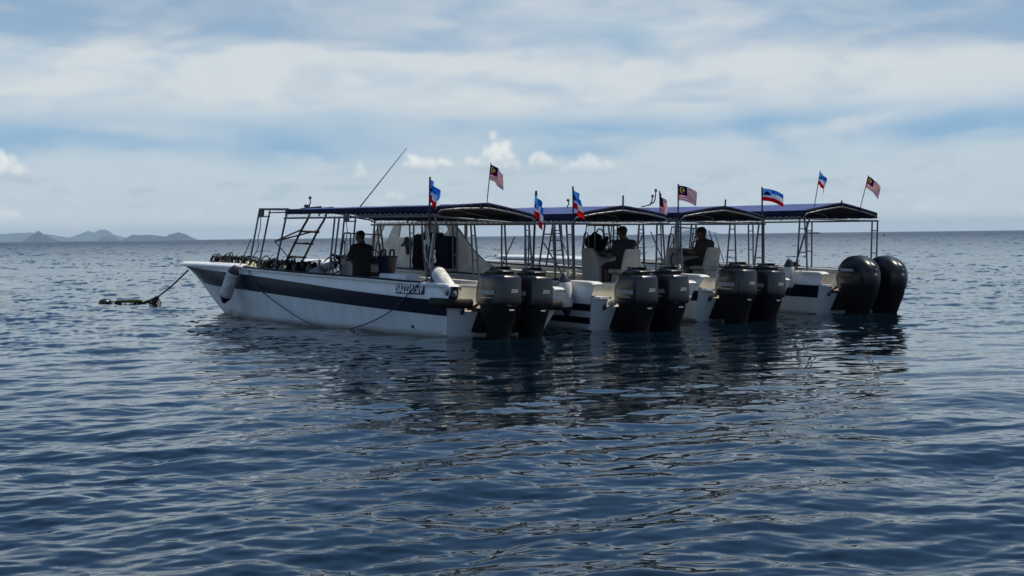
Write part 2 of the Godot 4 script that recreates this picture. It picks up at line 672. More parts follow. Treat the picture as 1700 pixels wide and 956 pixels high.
func _wave(x: float, z: float, fa: float, fb: float) -> Vector3:
	# height and the two slopes
	var u := fposmod(x / tile_a.L, 1.0) * NT
	var v := fposmod(z / tile_a.L, 1.0) * NT
	var iu := int(u) & 255
	var iv := int(v) & 255
	var fu := u - floorf(u)
	var fv := v - floorf(v)
	var p := iv * NT + iu
	var q := iv * NT + ((iu + 1) & 255)
	var r := ((iv + 1) & 255) * NT + iu
	var s := ((iv + 1) & 255) * NT + ((iu + 1) & 255)
	var w0 := (1.0 - fu) * (1.0 - fv)
	var w1 := fu * (1.0 - fv)
	var w2 := (1.0 - fu) * fv
	var w3 := fu * fv
	var o := Vector3(a_h[p] * w0 + a_h[q] * w1 + a_h[r] * w2 + a_h[s] * w3, a_x[p] * w0 + a_x[q] * w1 + a_x[r] * w2 + a_x[s] * w3, a_z[p] * w0 + a_z[q] * w1 + a_z[r] * w2 + a_z[s] * w3) * fa
	if fb > 0.003:
		var c := cos(TURN)
		var d := sin(TURN)
		u = fposmod((x * c + z * d) / tile_b.L, 1.0) * NT
		v = fposmod((z * c - x * d) / tile_b.L, 1.0) * NT
		iu = int(u) & 255
		iv = int(v) & 255
		fu = u - floorf(u)
		fv = v - floorf(v)
		p = iv * NT + iu
		q = iv * NT + ((iu + 1) & 255)
		r = ((iv + 1) & 255) * NT + iu
		s = ((iv + 1) & 255) * NT + ((iu + 1) & 255)
		w0 = (1.0 - fu) * (1.0 - fv)
		w1 = fu * (1.0 - fv)
		w2 = (1.0 - fu) * fv
		w3 = fu * fv
		var h := b_h[p] * w0 + b_h[q] * w1 + b_h[r] * w2 + b_h[s] * w3
		var sx := b_x[p] * w0 + b_x[q] * w1 + b_x[r] * w2 + b_x[s] * w3
		var sz := b_z[p] * w0 + b_z[q] * w1 + b_z[r] * w2 + b_z[s] * w3
		o += Vector3(h, sx * c - sz * d, sx * d + sz * c) * fb
	return o


func _sea_ring(i: int) -> void:
	var r := ring_r[i]
	var n := ring_az.size()
	var pos := PackedVector3Array()
	var nor := PackedVector3Array()
	var uv := PackedVector2Array()
	pos.resize(n)
	nor.resize(n)
	uv.resize(n)
	var fa := 1.0 - 0.9 * smoothstep(250.0, 2500.0, r)
	var fb := 1.0 - smoothstep(60.0, 420.0, r)
	var level := clampf(log(maxf(r, 8.0) / 8.0) / log(1000.0 / 8.0), 0.0, 1.0)
	for j in n:
		var x := r * sin(ring_az[j])
		var z := -r * cos(ring_az[j])
		# patches of stronger and weaker breeze
		var gust := 0.85 + 0.75 * n_soft.get_noise_2d(x * 0.55, z * 0.3)
		if r > 40.0:
			# long slicks and streaks of breeze farther out
			var streak := n_soft.get_noise_2d(x * 0.03 + 40.0, z * 0.11) + 0.5 * n_soft.get_noise_2d(x * 0.008, z * 0.02 + 70.0)
			gust *= 1.0 + smoothstep(40.0, 140.0, r) * clampf(1.7 * streak, -0.85, 0.6)
		# the raft of boats shelters the water astern of it
		var lx := (x - 3.0) / 8.5
		var lz := (z + 20.0) / 9.0
		var lee := exp(-lx * lx - lz * lz)
		var w := _wave(x, z, fa * (0.5 + 0.5 * gust) * (1.0 - 0.55 * lee), fb * gust * (1.0 - 0.8 * lee))
		pos[j] = Vector3(x, w.x if r < 900.0 else 0.0, z)
		nor[j] = Vector3(-w.y, 1.0, -w.z).normalized()
		uv[j] = Vector2(level, 0.5)
	ring_out[i] = [pos, nor, uv]


func _sea_sheet(az0: float, az1: float, cols: int, radii: PackedFloat32Array) -> Array:
	ring_r = radii
	ring_az = PackedFloat32Array()
	for j in cols + 1:
		ring_az.append(lerpf(az0, az1, float(j) / cols))
	ring_out.clear()
	ring_out.resize(radii.size())
	var task := WorkerThreadPool.add_group_task(_sea_ring, radii.size())
	WorkerThreadPool.wait_for_group_task_completion(task)
	var pos := PackedVector3Array()
	var nor := PackedVector3Array()
	var uv := PackedVector2Array()
	for o in ring_out:
		pos.append_array(o[0])
		nor.append_array(o[1])
		uv.append_array(o[2])
	var idx := PackedInt32Array()
	idx.resize((radii.size() - 1) * cols * 6)
	var n := cols + 1
	var t := 0
	for i in radii.size() - 1:
		for j in cols:
			var a := i * n + j
			idx[t] = a
			idx[t + 1] = a + n
			idx[t + 2] = a + n + 1
			idx[t + 3] = a
			idx[t + 4] = a + n + 1
			idx[t + 5] = a + 1
			t += 6
	var arrays := []
	arrays.resize(Mesh.ARRAY_MAX)
	arrays[Mesh.ARRAY_VERTEX] = pos
	arrays[Mesh.ARRAY_NORMAL] = nor
	arrays[Mesh.ARRAY_TEX_UV] = uv
	arrays[Mesh.ARRAY_INDEX] = idx
	return arrays


func _sea() -> void:
	tile_a = _wave_tile(NT, 25.0, 0.5, 2.3, 0.076, 1.05, 1.3, 2.15, 41)
	tile_b = _wave_tile(NT, 5.3, 0.12, 0.55, 0.085, 0.7, 0.7, 2.2, 57)
	a_h = tile_a.h
	a_x = tile_a.gx
	a_z = tile_a.gz
	b_h = tile_b.h
	b_x = tile_b.gx
	b_z = tile_b.gz
	# rings: fine where the view looks, coarser behind
	var fine_r := PackedFloat32Array()
	var phi := EYE.y / 6.6
	while phi > EYE.y / 900.0:
		fine_r.append(EYE.y / phi)
		phi -= 1.0 / 1476.0 * 0.62
	var r := fine_r[-1]
	while r < 27000.0:
		r *= 1.22
		fine_r.append(r)
	var coarse_r := PackedFloat32Array()
	r = 0.4
	while r < 6.6:
		coarse_r.append(r)
		r += 0.2
	var near_r := coarse_r.duplicate()
	near_r.append(6.6)
	for i in fine_r.size():
		if i % 6 == 0 or i == fine_r.size() - 1:
			coarse_r.append(fine_r[i])
	var half := deg_to_rad(23.0)
	var mesh := ArrayMesh.new()
	mesh.add_surface_from_arrays(Mesh.PRIMITIVE_TRIANGLES, _sea_sheet(-half, half, 1100, fine_r))
	mesh.add_surface_from_arrays(Mesh.PRIMITIVE_TRIANGLES, _sea_sheet(half, TAU - half, 260, coarse_r))
	mesh.add_surface_from_arrays(Mesh.PRIMITIVE_TRIANGLES, _sea_sheet(-half, half, 90, near_r))
	var o := put(self, "sea", mesh, M.sea)
	o.set_meta("kind", "structure")
	o.set_meta("label", "calm dark blue sea with small wavelets reaching the horizon")


# ---------------------------------------------------------------- far islands
func _island(label: String, far: float, skyline: Array, seed_: int, called := "island") -> void:
	# skyline: [px across the photograph, px above the horizon]; built as a hilly body with real depth
	var n := FastNoiseLite.new()
	n.seed = seed_
	n.frequency = 0.09
	n.fractal_octaves = 4
	var x0: float = skyline[0][0]
	var x1: float = skyline[-1][0]
	var k := far / FOCAL
	var cols := 70
	var deep := 22
	var rows := []
	for i in cols + 1:
		var px := lerpf(x0, x1, float(i) / cols)
		var high := maxf(pick(skyline, px), 0.0) * k
		var row := PackedVector3Array()
		var half := (x1 - x0) * k * 0.28 * pow(maxf(sin(PI * (i + 0.4) / (cols + 0.8)), 0.05), 0.6)
		for j in deep + 1:
			var t := float(j) / deep * 2.0 - 1.0
			var lean := 0.25 * n.get_noise_2d(px * 1.4, 3.0)
			var f := 1.0 - pow(absf((t - lean) / (1.0 + absf(lean))), 1.25)
			var rough := 0.16 * n.get_noise_2d(px * 2.2, t * 24.0)
			var y := high * maxf(f + rough * minf(f * 4.0, 1.0) * (1.0 - 0.5 * f), 0.0)
			if j == 0 or j == deep:
				y = -3.0
			row.append(Vector3((px - 850.0) * k, y, t * half))
		rows.append(row)
	var st := begin()
	sheet(st, rows)
	var o := put(self, called, done(st), M.forest, Transform3D(Basis.IDENTITY, Vector3(0, 0, -far)))
	o.set_meta("kind", "structure")
	o.set_meta("label", label)


func _islands() -> void:
	_island("faint low hill range at the far left edge of the horizon", 25500.0, [[-260, 4], [-120, 13], [-40, 12], [0, 13], [30, 15], [58, 15], [80, 12], [120, 5], [150, 0]], 1)
	_island("dark cone-shaped island near the left edge", 15500.0, [[37, 0], [48, 6], [57, 12], [63, 17], [67, 18], [72, 14], [82, 8], [92, 4], [101, 0]], 2)
	_island("faint twin-peaked mountain far behind the low islands", 27000.0, [[84, 0], [110, 5], [135, 11], [148, 17], [158, 14], [168, 19], [180, 17], [192, 10], [210, 5], [232, 0]], 3)
	_island("small low island between the cone island and the long island", 18500.0, [[163, 0], [168, 6], [178, 8], [190, 6], [204, 0]], 4)
	_island("long low island with a bumpy ridge", 18000.0, [[204, 0], [214, 6], [222, 10], [232, 9], [248, 9.5], [262, 8], [276, 6], [290, 4], [300, 0]], 5)
	_island("rounded island with a small knob on top, right of the long island", 17500.0, [[262, 0], [272, 3], [282, 9], [292, 11.5], [297, 12], [298, 14.5], [300, 12], [310, 9.5], [320, 4], [332, 0]], 6)
	_island("very faint hill on the horizon between the boat poles", 28000.0, [[1120, 0], [1138, 5], [1152, 9], [1162, 8], [1180, 4], [1200, 0]], 7)


# ---------------------------------------------------------------- boats.  In a boat's own axes x runs to the bow, y up, z to starboard; the origin is the middle of the transom at the water
const SHEER := [[-0.6, 0.6], [-0.3, 0.6], [-0.05, 0.84], [0.15, 0.875], [2.7, 0.945], [4.6, 0.985], [6.2, 1.03], [8.0, 1.09], [11.0, 1.13], [13.83, 1.14]]
const BREADTH := [[-0.4, 1.19], [1.0, 1.22], [4.0, 1.26], [7.0, 1.25], [8.5, 1.2], [10.0, 1.06], [11.3, 0.86], [12.4, 0.6], [13.2, 0.36], [13.6, 0.22], [13.83, 0.1]]
const CHINE := [[-0.4, 0.82], [4.0, 0.86], [6.5, 0.84], [8.5, 0.7], [10.0, 0.5], [11.5, 0.3], [13.0, 0.16], [13.83, 0.1]]
const STEM := [[8.5, -0.42], [9.6, -0.36], [10.6, -0.22], [11.4, 0.0], [12.1, 0.33], [12.8, 0.69], [13.4, 0.96], [13.83, 1.08]]
const STRIPE_TOP := [[-0.4, 0.585], [2.66, 0.685], [5.64, 0.833], [7.34, 0.917], [9.0, 0.975], [11.0, 1.03], [12.6, 1.07], [13.83, 1.10]]
const STRIPE_LOW := [[-0.4, 0.325], [2.73, 0.414], [5.72, 0.526], [8.02, 0.609], [10.0, 0.655], [11.5, 0.69], [12.7, 0.72], [13.83, 1.05]]
var boat_hull: Mesh
var boat_parts := {}


func sheer(x: float) -> float:
	if x < 0.15:
		return lerpf(0.6, 0.872, smoothstep(-0.34, 0.12, x))
	return pick(SHEER, x)


func station(s: float, side: float, push := 0.0) -> PackedVector3Array:
	# one side of the hull's cross-section from keel to sheer, at station s
	var zg := pick(BREADTH, s)
	var yg := sheer(s)
	var bow := smoothstep(7.0, 13.4, s)
	var zc := zg * pick(CHINE, s)
	var yk := -0.42 if s <= 8.5 else pick(STEM, lerpf(8.5, 13.83, pow((s - 8.5) / 5.33, 0.82)))
	var xk := s if s <= 8.5 else lerpf(8.5, 13.83, pow((s - 8.5) / 5.33, 0.82))
	var yc := lerpf(0.0, yk + 0.34 * (yg - yk), smoothstep(6.5, 11.0, s))
	var pts := PackedVector3Array()
	var under := 4
	for i in under:
		var t := float(i) / under
		pts.append(Vector3(0, lerpf(yk, yc, t * t * 0.35 + t * 0.65), side * zc * t))
	var n := 14
	for i in n + 1:
		var t := float(i) / n
		var flare := lerpf(pow(minf(t / 0.7, 1.0), 0.92), pow(t, 1.5), clampf(bow * 1.1, 0.0, 1.0) * 0.85)
		pts.append(Vector3(0, lerpf(yc, yg, t), side * lerpf(zc, zg, flare)))
	for i in pts.size():
		var f := clampf((pts[i].y - yk) / maxf(yg - yk, 0.01), 0.0, 1.0)
		var x := lerpf(xk, s, pow(f, 0.9))
		x -= 0.31 * pts[i].y / 0.55 * (1.0 - smoothstep(-0.4, 1.6, s)) * (1.0 if s < 1.6 else 0.0)
		pts[i].x = x
		pts[i].z += side * push
	return pts


func stations() -> Array:
	var out := []
	var s := 0.0
	while s < 13.83:
		out.append(s)
		s += 0.06 if s < 0.6 else (0.35 if s < 9.0 else 0.16)
	out.append(13.83)
	return out


func on_hull(s: float, y: float, side: float, push: float) -> Vector3:
	var p := station(s, side)
	for i in range(4, p.size() - 1):
		if p[i + 1].y >= y or i == p.size() - 2:
			var t := clampf((y - p[i].y) / maxf(p[i + 1].y - p[i].y, 0.001), 0.0, 1.0)
			var q := p[i].lerp(p[i + 1], t)
			var along := station(s + 0.05, side)[i + 1] - station(s - 0.05, side)[i + 1]
			var n := along.cross(p[i + 1] - p[i]).normalized() * -side
			if n.z * side < 0.0:
				n = -n
			return q + n * push
	return p[-1]


func stern_x(y: float) -> float:
	return -0.31 * y / 0.55


func make_hull() -> ArrayMesh:
	var st := begin()
	for side in [-1.0, 1.0]:
		var rows := []
		for s in stations():
			var p := station(s, side)
			if side > 0:
				p.reverse()
			rows.append(p)
		sheet(st, rows)
	# stem head
	var tip := station(13.83, -1.0)
	var tip2 := station(13.83, 1.0)
	var rows2 := [tip, tip2]
	sheet(st, rows2)
	# transom with a deep notch for the motors between two quarter platforms
	var o := [[-1.0, 0.0], [-1.175, 0.57], [-0.83, 0.57], [-0.79, 0.42], [0.79, 0.42], [0.83, 0.57], [1.175, 0.57], [1.0, 0.0], [0.0, -0.42]]
	var pts := []
	for q in o:
		pts.append(Vector3(stern_x(q[1]) + 0.004, q[1], q[0]))
	slab(st, pts, Vector3(0.14, 0, 0))
	return done(st)


func make_cap(low := false) -> ArrayMesh:
	# covering board along both sides, a rounded lip outside
	var st := begin()
	for side in [-1.0, 1.0]:
		var rows := []
		for s in stations():
			var b := pick(BREADTH, s)
			var y := sheer(s)
			var fore := smoothstep(7.2, 8.6, s)
			var x: float = station(s, side)[-1].x
			var w := minf(lerpf(0.2, 0.34, fore), b - 0.03)
			var rise := lerpf(0.0, 0.05, fore)
			var out := 0.03 * smoothstep(13.83, 13.0, s) + 0.01
			var p := PackedVector3Array()
			var prof := [[out - 0.012, -0.055], [out, -0.02], [out - 0.004, 0.0], [out - 0.02, 0.016], [-0.08, 0.02 + rise * 0.5], [-w + 0.02, 0.018 + rise], [-w, 0.0], [-w, -0.06]]
			for q in prof:
				p.append(Vector3(x, y + q[1], side * (b + q[0])))
			if side > 0:
				p.reverse()
			rows.append(p)
		sheet(st, rows)
	# flat foredeck at the very bow
	var deck := PackedVector3Array()
	var rows3 := []
	for s in [12.0, 12.4, 12.8, 13.2, 13.5, 13.83]:
		var b := pick(BREADTH, s)
		var y := sheer(s) + 0.06
		rows3.append(PackedVector3Array([Vector3(s, y - 0.02, -b + 0.16), Vector3(s, y, 0), Vector3(s, y - 0.02, b - 0.16)] if b > 0.2 else [Vector3(s, y, -0.01), Vector3(s, y, 0), Vector3(s, y, 0.01)]))
	sheet(st, rows3)
	return done(st)


func make_liner() -> ArrayMesh:
	# inside faces, deck, aft bulkhead and the motor well
	var st := begin()
	for side in [-1.0, 1.0]:
		var rows := []
		for i in 40:
			var s := lerpf(0.62, 11.3, i / 39.0)
			var b := maxf(pick(BREADTH, s) - lerpf(0.19, 0.3, smoothstep(7.2, 8.6, s)), 0.02)
			var d := 0.28 if s < 8.0 else lerpf(0.28, 0.62, smoothstep(8.0, 9.2, s))
			rows.append(PackedVector3Array([Vector3(s, sheer(s) - 0.03, side * b), Vector3(s, d + 0.05, side * b * lerpf(0.97, 0.7, smoothstep(8.5, 11.3, s))), Vector3(s, d, side * b * lerpf(0.9, 0.62, smoothstep(8.5, 11.3, s))), Vector3(s, d, 0.0)]))
		sheet(st, rows)
	box(st, Vector3(0.56, 0.6, 0), Vector3(0.1, 0.5, 2.1), 0.02)
	for side in [-1.0, 1.0]:
		box(st, Vector3(0.15, 0.49, side * 0.8), Vector3(0.74, 0.22, 0.05), 0.012)
	box(st, Vector3(0.2, 0.39, 0), Vector3(0.64, 0.05, 1.56), 0.01)
	return done(st)


func make_quarter(side: float) -> ArrayMesh:
	# the little platform over the stern corner and the fairing that sweeps down to it
	var st := begin()
	var pl := []
	for q in [[0.5, 0.78], [0.5, 1.15], [-0.1, 1.18], [-0.33, 1.16], [-0.4, 1.07], [-0.4, 0.84], [-0.36, 0.78]]:
		pl.append(Vector3(q[0], 0.575, side * q[1]))
	slab(st, pl, Vector3(0, 0.04, 0))
	var outer := []
	for i in 11:
		var t := i / 10.0
		outer.append(Vector3(lerpf(0.56, -0.24, t), lerpf(0.865, 0.628, smoothstep(0.0, 0.92, pow(t, 0.8))), side * lerpf(0.95, 1.06, t)))
	var rows := []
	for i in 11:
		var p: Vector3 = outer[i]
		rows.append(PackedVector3Array([Vector3(p.x, 0.6, p.z - side * 0.03), p + Vector3(0, -0.01, -side * 0.012), p + Vector3(0, 0.006, 0.0), p + Vector3(0, 0.006, side * 0.08), Vector3(p.x, p.y - 0.015, side * 1.2)]))
	sheet(st, rows)
	return done(st)


func make_stripe(lo: Array, hi: Array, down := 0.0) -> ArrayMesh:
	var st := begin()
	for side in [-1.0, 1.0]:
		var rows := []
		for s in stations():
			if s > 13.6:
				continue
			var y1 := minf(pick(hi, s) + down, sheer(s) - 0.062)
			var y0 := minf(pick(lo, s) + down, y1 - 0.01)
			var p := PackedVector3Array()
			for k in 6:
				p.append(on_hull(s, lerpf(y0, y1, k / 5.0), side, 0.006))
			if side > 0:
				p.reverse()
			rows.append(p)
		sheet(st, rows)
	return done(st)


func make_rail() -> ArrayMesh:
	var st := begin()
	for side in [-1.0, 1.0]:
		var pts := []
		for i in 30:
			var s := lerpf(0.5, 7.7, i / 29.0)
			pts.append(Vector3(s, sheer(s) + 0.012, side * (pick(BREADTH, s) + 0.022)))
		tube(st, pts, 0.024, 6)
	return done(st)


func make_bumper(side: float) -> ArrayMesh:
	# thick rubber fendering round the stern corner
	var pts := []
	for q in [[0.2, 1.205], [0.0, 1.22], [-0.25, 1.205], [-0.37, 1.16], [-0.43, 1.06], [-0.435, 0.9], [-0.41, 0.78]]:
		pts.append(Vector3(q[0], 0.56, side * q[1]))
	pts = curve(pts, 4)
	var st := begin()
	var rows := []
	for i in pts.size():
		var t: Vector3 = (pts[mini(i + 1, pts.size() - 1)] - pts[maxi(i - 1, 0)]).normalized()
		var out := t.cross(Vector3.UP) * side
		var ring := PackedVector3Array()
		for k in 12:
			var a := TAU * k / 12
			ring.append(pts[i] + out * 0.05 * cos(a) + Vector3.UP * 0.082 * signf(sin(a)) * pow(absf(sin(a)), 0.7))
		rows.append(ring)
	bands(st, rows)
	return done(st)


# ---- outboard motors: x = 0 is the transom, y = 0 the water
func plan(y: float, grow: float, rear: float, front: float) -> PackedVector3Array:
	# outline of the cowling seen from above: a flat rear face, faceted rear corners, a round front
	var half := 0.285 + grow
	var o := [[rear - grow, 0.0], [rear - grow, -0.165 - grow * 0.5], [rear + 0.012 - grow, -0.185 - grow * 0.5], [rear + 0.10 - grow * 0.7, -0.25 - grow * 0.8], [rear + 0.2, -half + 0.012], [rear + 0.33, -half], [front - 0.25, -half + 0.005], [front - 0.12, -half + 0.05], [front - 0.035, -half + 0.13], [front + grow, -0.08], [front + grow, 0.0]]
	var p := PackedVector3Array()
	for q in o:
		p.append(Vector3(q[0], y, q[1]))
	for i in range(o.size() - 2, 0, -1):
		p.append(Vector3(o[i][0], y, -o[i][1]))
	return p


func bands(st: SurfaceTool, rings: Array, cap_low := true, cap_high := true) -> void:
	# smooth up and down, crisp where the outline has corners is left to many points
	sheet(st, rings, true, true)
	if cap_low:
		fan(st, rings[0])
	if cap_high:
		fan(st, rings[-1], true)


func word(text: String, height: float, deep := 0.004) -> ArrayMesh:
	var t := TextMesh.new()
	var f := SystemFont.new()
	f.font_names = PackedStringArray(["Droid Sans"])
	f.font_weight = 700
	t.font = f
	t.text = text
	t.font_size = 48
	t.pixel_size = height / 48.0 * 1.38
	t.depth = deep
	t.curve_step = 2.0
	var a := t.get_mesh_arrays()
	var m := ArrayMesh.new()
	m.add_surface_from_arrays(Mesh.PRIMITIVE_TRIANGLES, a)
	return m


func motor_meshes() -> void:
	# square-shouldered four-stroke: one hood, with an intake groove round its back
	var st := begin()
	var rings := []
	for q in [[0.53, -0.05, -0.98, -0.17, 0.0], [0.55, -0.015, -1.0, -0.135, 0.0], [0.6, 0.0, -1.0, -0.12, 0.0], [0.72, 0.0, -1.0, -0.115, 0.0], [0.86, 0.0, -0.995, -0.135, 0.0], [0.95, -0.003, -0.992, -0.165, 0.0], [1.02, -0.008, -0.99, -0.2, 0.0], [1.055, -0.02, -0.983, -0.225, 0.0], [1.072, -0.045, -0.962, -0.24, 0.0],
		[1.082, -0.06, -0.95, -0.25, 0.05], [1.09, -0.06, -0.95, -0.258, 0.1], [1.116, -0.062, -0.95, -0.29, 0.1], [1.122, -0.062, -0.948, -0.3, 0.0], [1.14, -0.07, -0.942, -0.33, 0.0], [1.165, -0.095, -0.905, -0.385, 0.0], [1.19, -0.135, -0.84, -0.45, 0.0], [1.207, -0.19, -0.75, -0.53, 0.0], [1.212, -0.23, -0.68, -0.58, 0.0]]:
		var ring := plan(q[0], q[1], q[2], q[3])
		for k in ring.size():
			var g: float = q[4] * smoothstep(-0.4, -0.62, ring[k].x)
			ring[k].z = signf(ring[k].z) * maxf(absf(ring[k].z) - g, 0.02)
			ring[k].x += g if ring[k].x < -0.8 else 0.0
		rings.append(ring)
	bands(st, rings)
	boat_parts.cowling = done(st)
	st = begin()
	rings = []
	for q in [[1.08, -0.11, -0.89, -0.52], [1.12, -0.11, -0.89, -0.52]]:
		rings.append(plan(q[0], q[1], q[2], q[3]))
	bands(st, rings)
	boat_parts.intake = done(st)
	# leg
	st = begin()
	rings = []
	for q in [[-0.75, 0.03, -0.7, -0.5], [-0.5, 0.045, -0.74, -0.47], [-0.38, 0.05, -0.8, -0.45], [-0.34, 0.13, -0.95, -0.4], [-0.31, 0.13, -0.95, -0.4], [-0.28, 0.09, -0.84, -0.4], [0.0, 0.15, -0.86, -0.36], [0.2, 0.2, -0.88, -0.32], [0.36, 0.235, -0.93, -0.27], [0.47, 0.25, -0.965, -0.23], [0.53, 0.25, -0.97, -0.22]]:
		rings.append(_oval(q[0], q[1], q[2], q[3], 2.6))
	bands(st, rings)
	box(st, Vector3(-0.16, 0.27, -0.13), Vector3(0.34, 0.42, 0.06), 0.015)
	box(st, Vector3(-0.16, 0.27, 0.13), Vector3(0.34, 0.42, 0.06), 0.015)
	box(st, Vector3(-0.26, 0.36, 0), Vector3(0.2, 0.2, 0.3), 0.02)
	boat_parts.leg = done(st)
	st = begin()
	tube(st, curve([Vector3(-0.2, 0.58, -0.1), Vector3(-0.06, 0.5, -0.16), Vector3(0.04, 0.46, -0.2), Vector3(0.16, 0.46, -0.12)], 5), 0.02, 6)
	tube(st, curve([Vector3(-0.2, 0.6, 0.05), Vector3(-0.05, 0.58, 0.02), Vector3(0.05, 0.48, -0.05), Vector3(0.2, 0.46, -0.04)], 5), 0.014, 6)
	boat_parts.hoses = done(st)
	boat_parts.band = one_box(Vector3(-0.62, 0.672, -0.2885), Vector3(0.3, 0.016, 0.012), 0.003)
	boat_parts.badge = one_box(Vector3(-0.975, 0.475, 0.0), Vector3(0.012, 0.022, 0.1), 0.003)
	boat_parts.maker = word("YAMAHA", 0.076)
	boat_parts.power = word("200", 0.064)
	boat_parts.power_small = word("175", 0.05)
	# round-backed newer motor
	st = begin()
	rings = []
	for q in [[0.54, 0.262, -1.085, -0.17], [0.56, 0.275, -1.095, -0.155], [0.62, 0.285, -1.11, -0.14], [0.75, 0.295, -1.13, -0.12], [0.88, 0.295, -1.125, -0.135], [1.0, 0.28, -1.08, -0.19], [1.08, 0.26, -1.02, -0.25], [1.15, 0.225, -0.93, -0.32], [1.2, 0.18, -0.82, -0.4], [1.23, 0.11, -0.72, -0.48], [1.238, 0.04, -0.64, -0.55]]:
		rings.append(_oval(q[0], q[1], q[2], q[3], 2.9))
	bands(st, rings)
	boat_parts.round_cowling = done(st)
	st = begin()
	rings = []
	for q in [[-0.75, 0.03, -0.7, -0.5], [-0.4, 0.045, -0.78, -0.46], [-0.34, 0.13, -0.95, -0.4], [-0.31, 0.13, -0.95, -0.4], [-0.25, 0.11, -0.84, -0.4], [0.0, 0.16, -0.9, -0.34], [0.2, 0.205, -0.98, -0.28], [0.36, 0.24, -1.045, -0.22], [0.48, 0.257, -1.078, -0.18], [0.55, 0.26, -1.085, -0.17]]:
		rings.append(_oval(q[0], q[1], q[2], q[3], 2.6))
	bands(st, rings)
	box(st, Vector3(-0.16, 0.27, -0.13), Vector3(0.34, 0.42, 0.06), 0.015)
	box(st, Vector3(-0.16, 0.27, 0.13), Vector3(0.34, 0.42, 0.06), 0.015)
	box(st, Vector3(-0.26, 0.36, 0), Vector3(0.2, 0.2, 0.3), 0.02)
	boat_parts.round_leg = done(st)
	# bright panel along the top rear of the round cowling
	st = begin()
	var rows := []
	for i in 9:
		var t := i / 8.0
		var x := lerpf(-0.66, -1.07, t)
		var y := lerpf(1.246, 1.03, pow(t, 1.7))
		var w := lerpf(0.05, 0.14, sin(PI * minf(t * 0.8 + 0.1, 1.0)))
		rows.append(PackedVector3Array([Vector3(x, y - 0.012 - 0.05 * t * t, -w), Vector3(x - 0.004, y, -w * 0.5), Vector3(x - 0.006, y + 0.004, 0), Vector3(x - 0.004, y, w * 0.5), Vector3(x, y - 0.012 - 0.05 * t * t, w)]))
	sheet(st, rows)
	boat_parts.round_panel = done(st)


func _oval(y: float, w: float, rear: float, front: float, power: float) -> PackedVector3Array:
	var p := PackedVector3Array()
	var c := (rear + front) * 0.5
	var h := (front - rear) * 0.5
	for k in 26:
		var a := TAU * k / 26
		var x := cos(a)
		var z := sin(a)
		p.append(Vector3(c + h * signf(x) * pow(absf(x), 2.0 / power), y, w * signf(z) * pow(absf(z), 2.0 / power)))
	return p


const SIDE_FACE := Basis(Vector3(-1, 0, 0), Vector3(0, 1, 0), Vector3(0, 0, -1))
const REAR_FACE := Basis(Vector3(0, 0, 1), Vector3(0, 1, 0), Vector3(-1, 0, 0))


func motor(b: Node3D, z: float, drop: float, modern: bool, label: String, back := 0.0, toe := 0.0) -> void:
	var at := Transform3D(Basis(Vector3.UP, toe), Vector3(-0.02 - back, -drop, z))
	var leg := put(b, "outboard_motor", boat_parts.round_leg if modern else boat_parts.leg, M.leg, at)
	leg.set_meta("label", label)
	put(leg, "cowling", boat_parts.round_cowling if modern else boat_parts.cowling, M.cowl_black if modern else M.cowl)
	put(leg, "hose", boat_parts.hoses, M.black)
	if modern:
		put(leg, "top_panel", boat_parts.round_panel, M.cowl)
		put(leg, "lettering", boat_parts.maker, M.letters, Transform3D(SIDE_FACE.scaled(Vector3(0.78, 0.78, 1)), Vector3(-0.55, 0.93, -0.2935)))
		put(leg, "lettering", boat_parts.power_small, M.letters, Transform3D(REAR_FACE * Basis(Vector3.UP, 0.16), Vector3(-1.132, 0.84, -0.05)))
		var st := begin()
		tube(st, [Vector3(0, 0.03, 0), Vector3(0, -0.03, 0)], 0.007, 5)
		tube(st, curve([Vector3(-0.02, 0.025, 0), Vector3(-0.018, 0.0, 0), Vector3(0, -0.008, 0), Vector3(0.018, 0.0, 0), Vector3(0.02, 0.025, 0)], 3), 0.006, 5)
		for k in 16:
			pass
		put(leg, "emblem", done(st), M.letters, Transform3D(REAR_FACE, Vector3(-1.128, 0.955, -0.03)))
		return
	put(leg, "air_intake", boat_parts.intake, M.black)
	put(leg, "side_band", boat_parts.band, M.trim)
	put(leg, "badge", boat_parts.badge, M.trim)
	put(leg, "lettering", boat_parts.maker, M.letters, Transform3D(SIDE_FACE, Vector3(-0.63, 0.765, -0.287)))
	put(leg, "lettering", boat_parts.power, M.letters, Transform3D(REAR_FACE * Basis(Vector3(1, 0, 0), Vector3(0.18, 1, 0), Vector3(0, 0, 1)), Vector3(-1.003, 0.80, 0.03)))


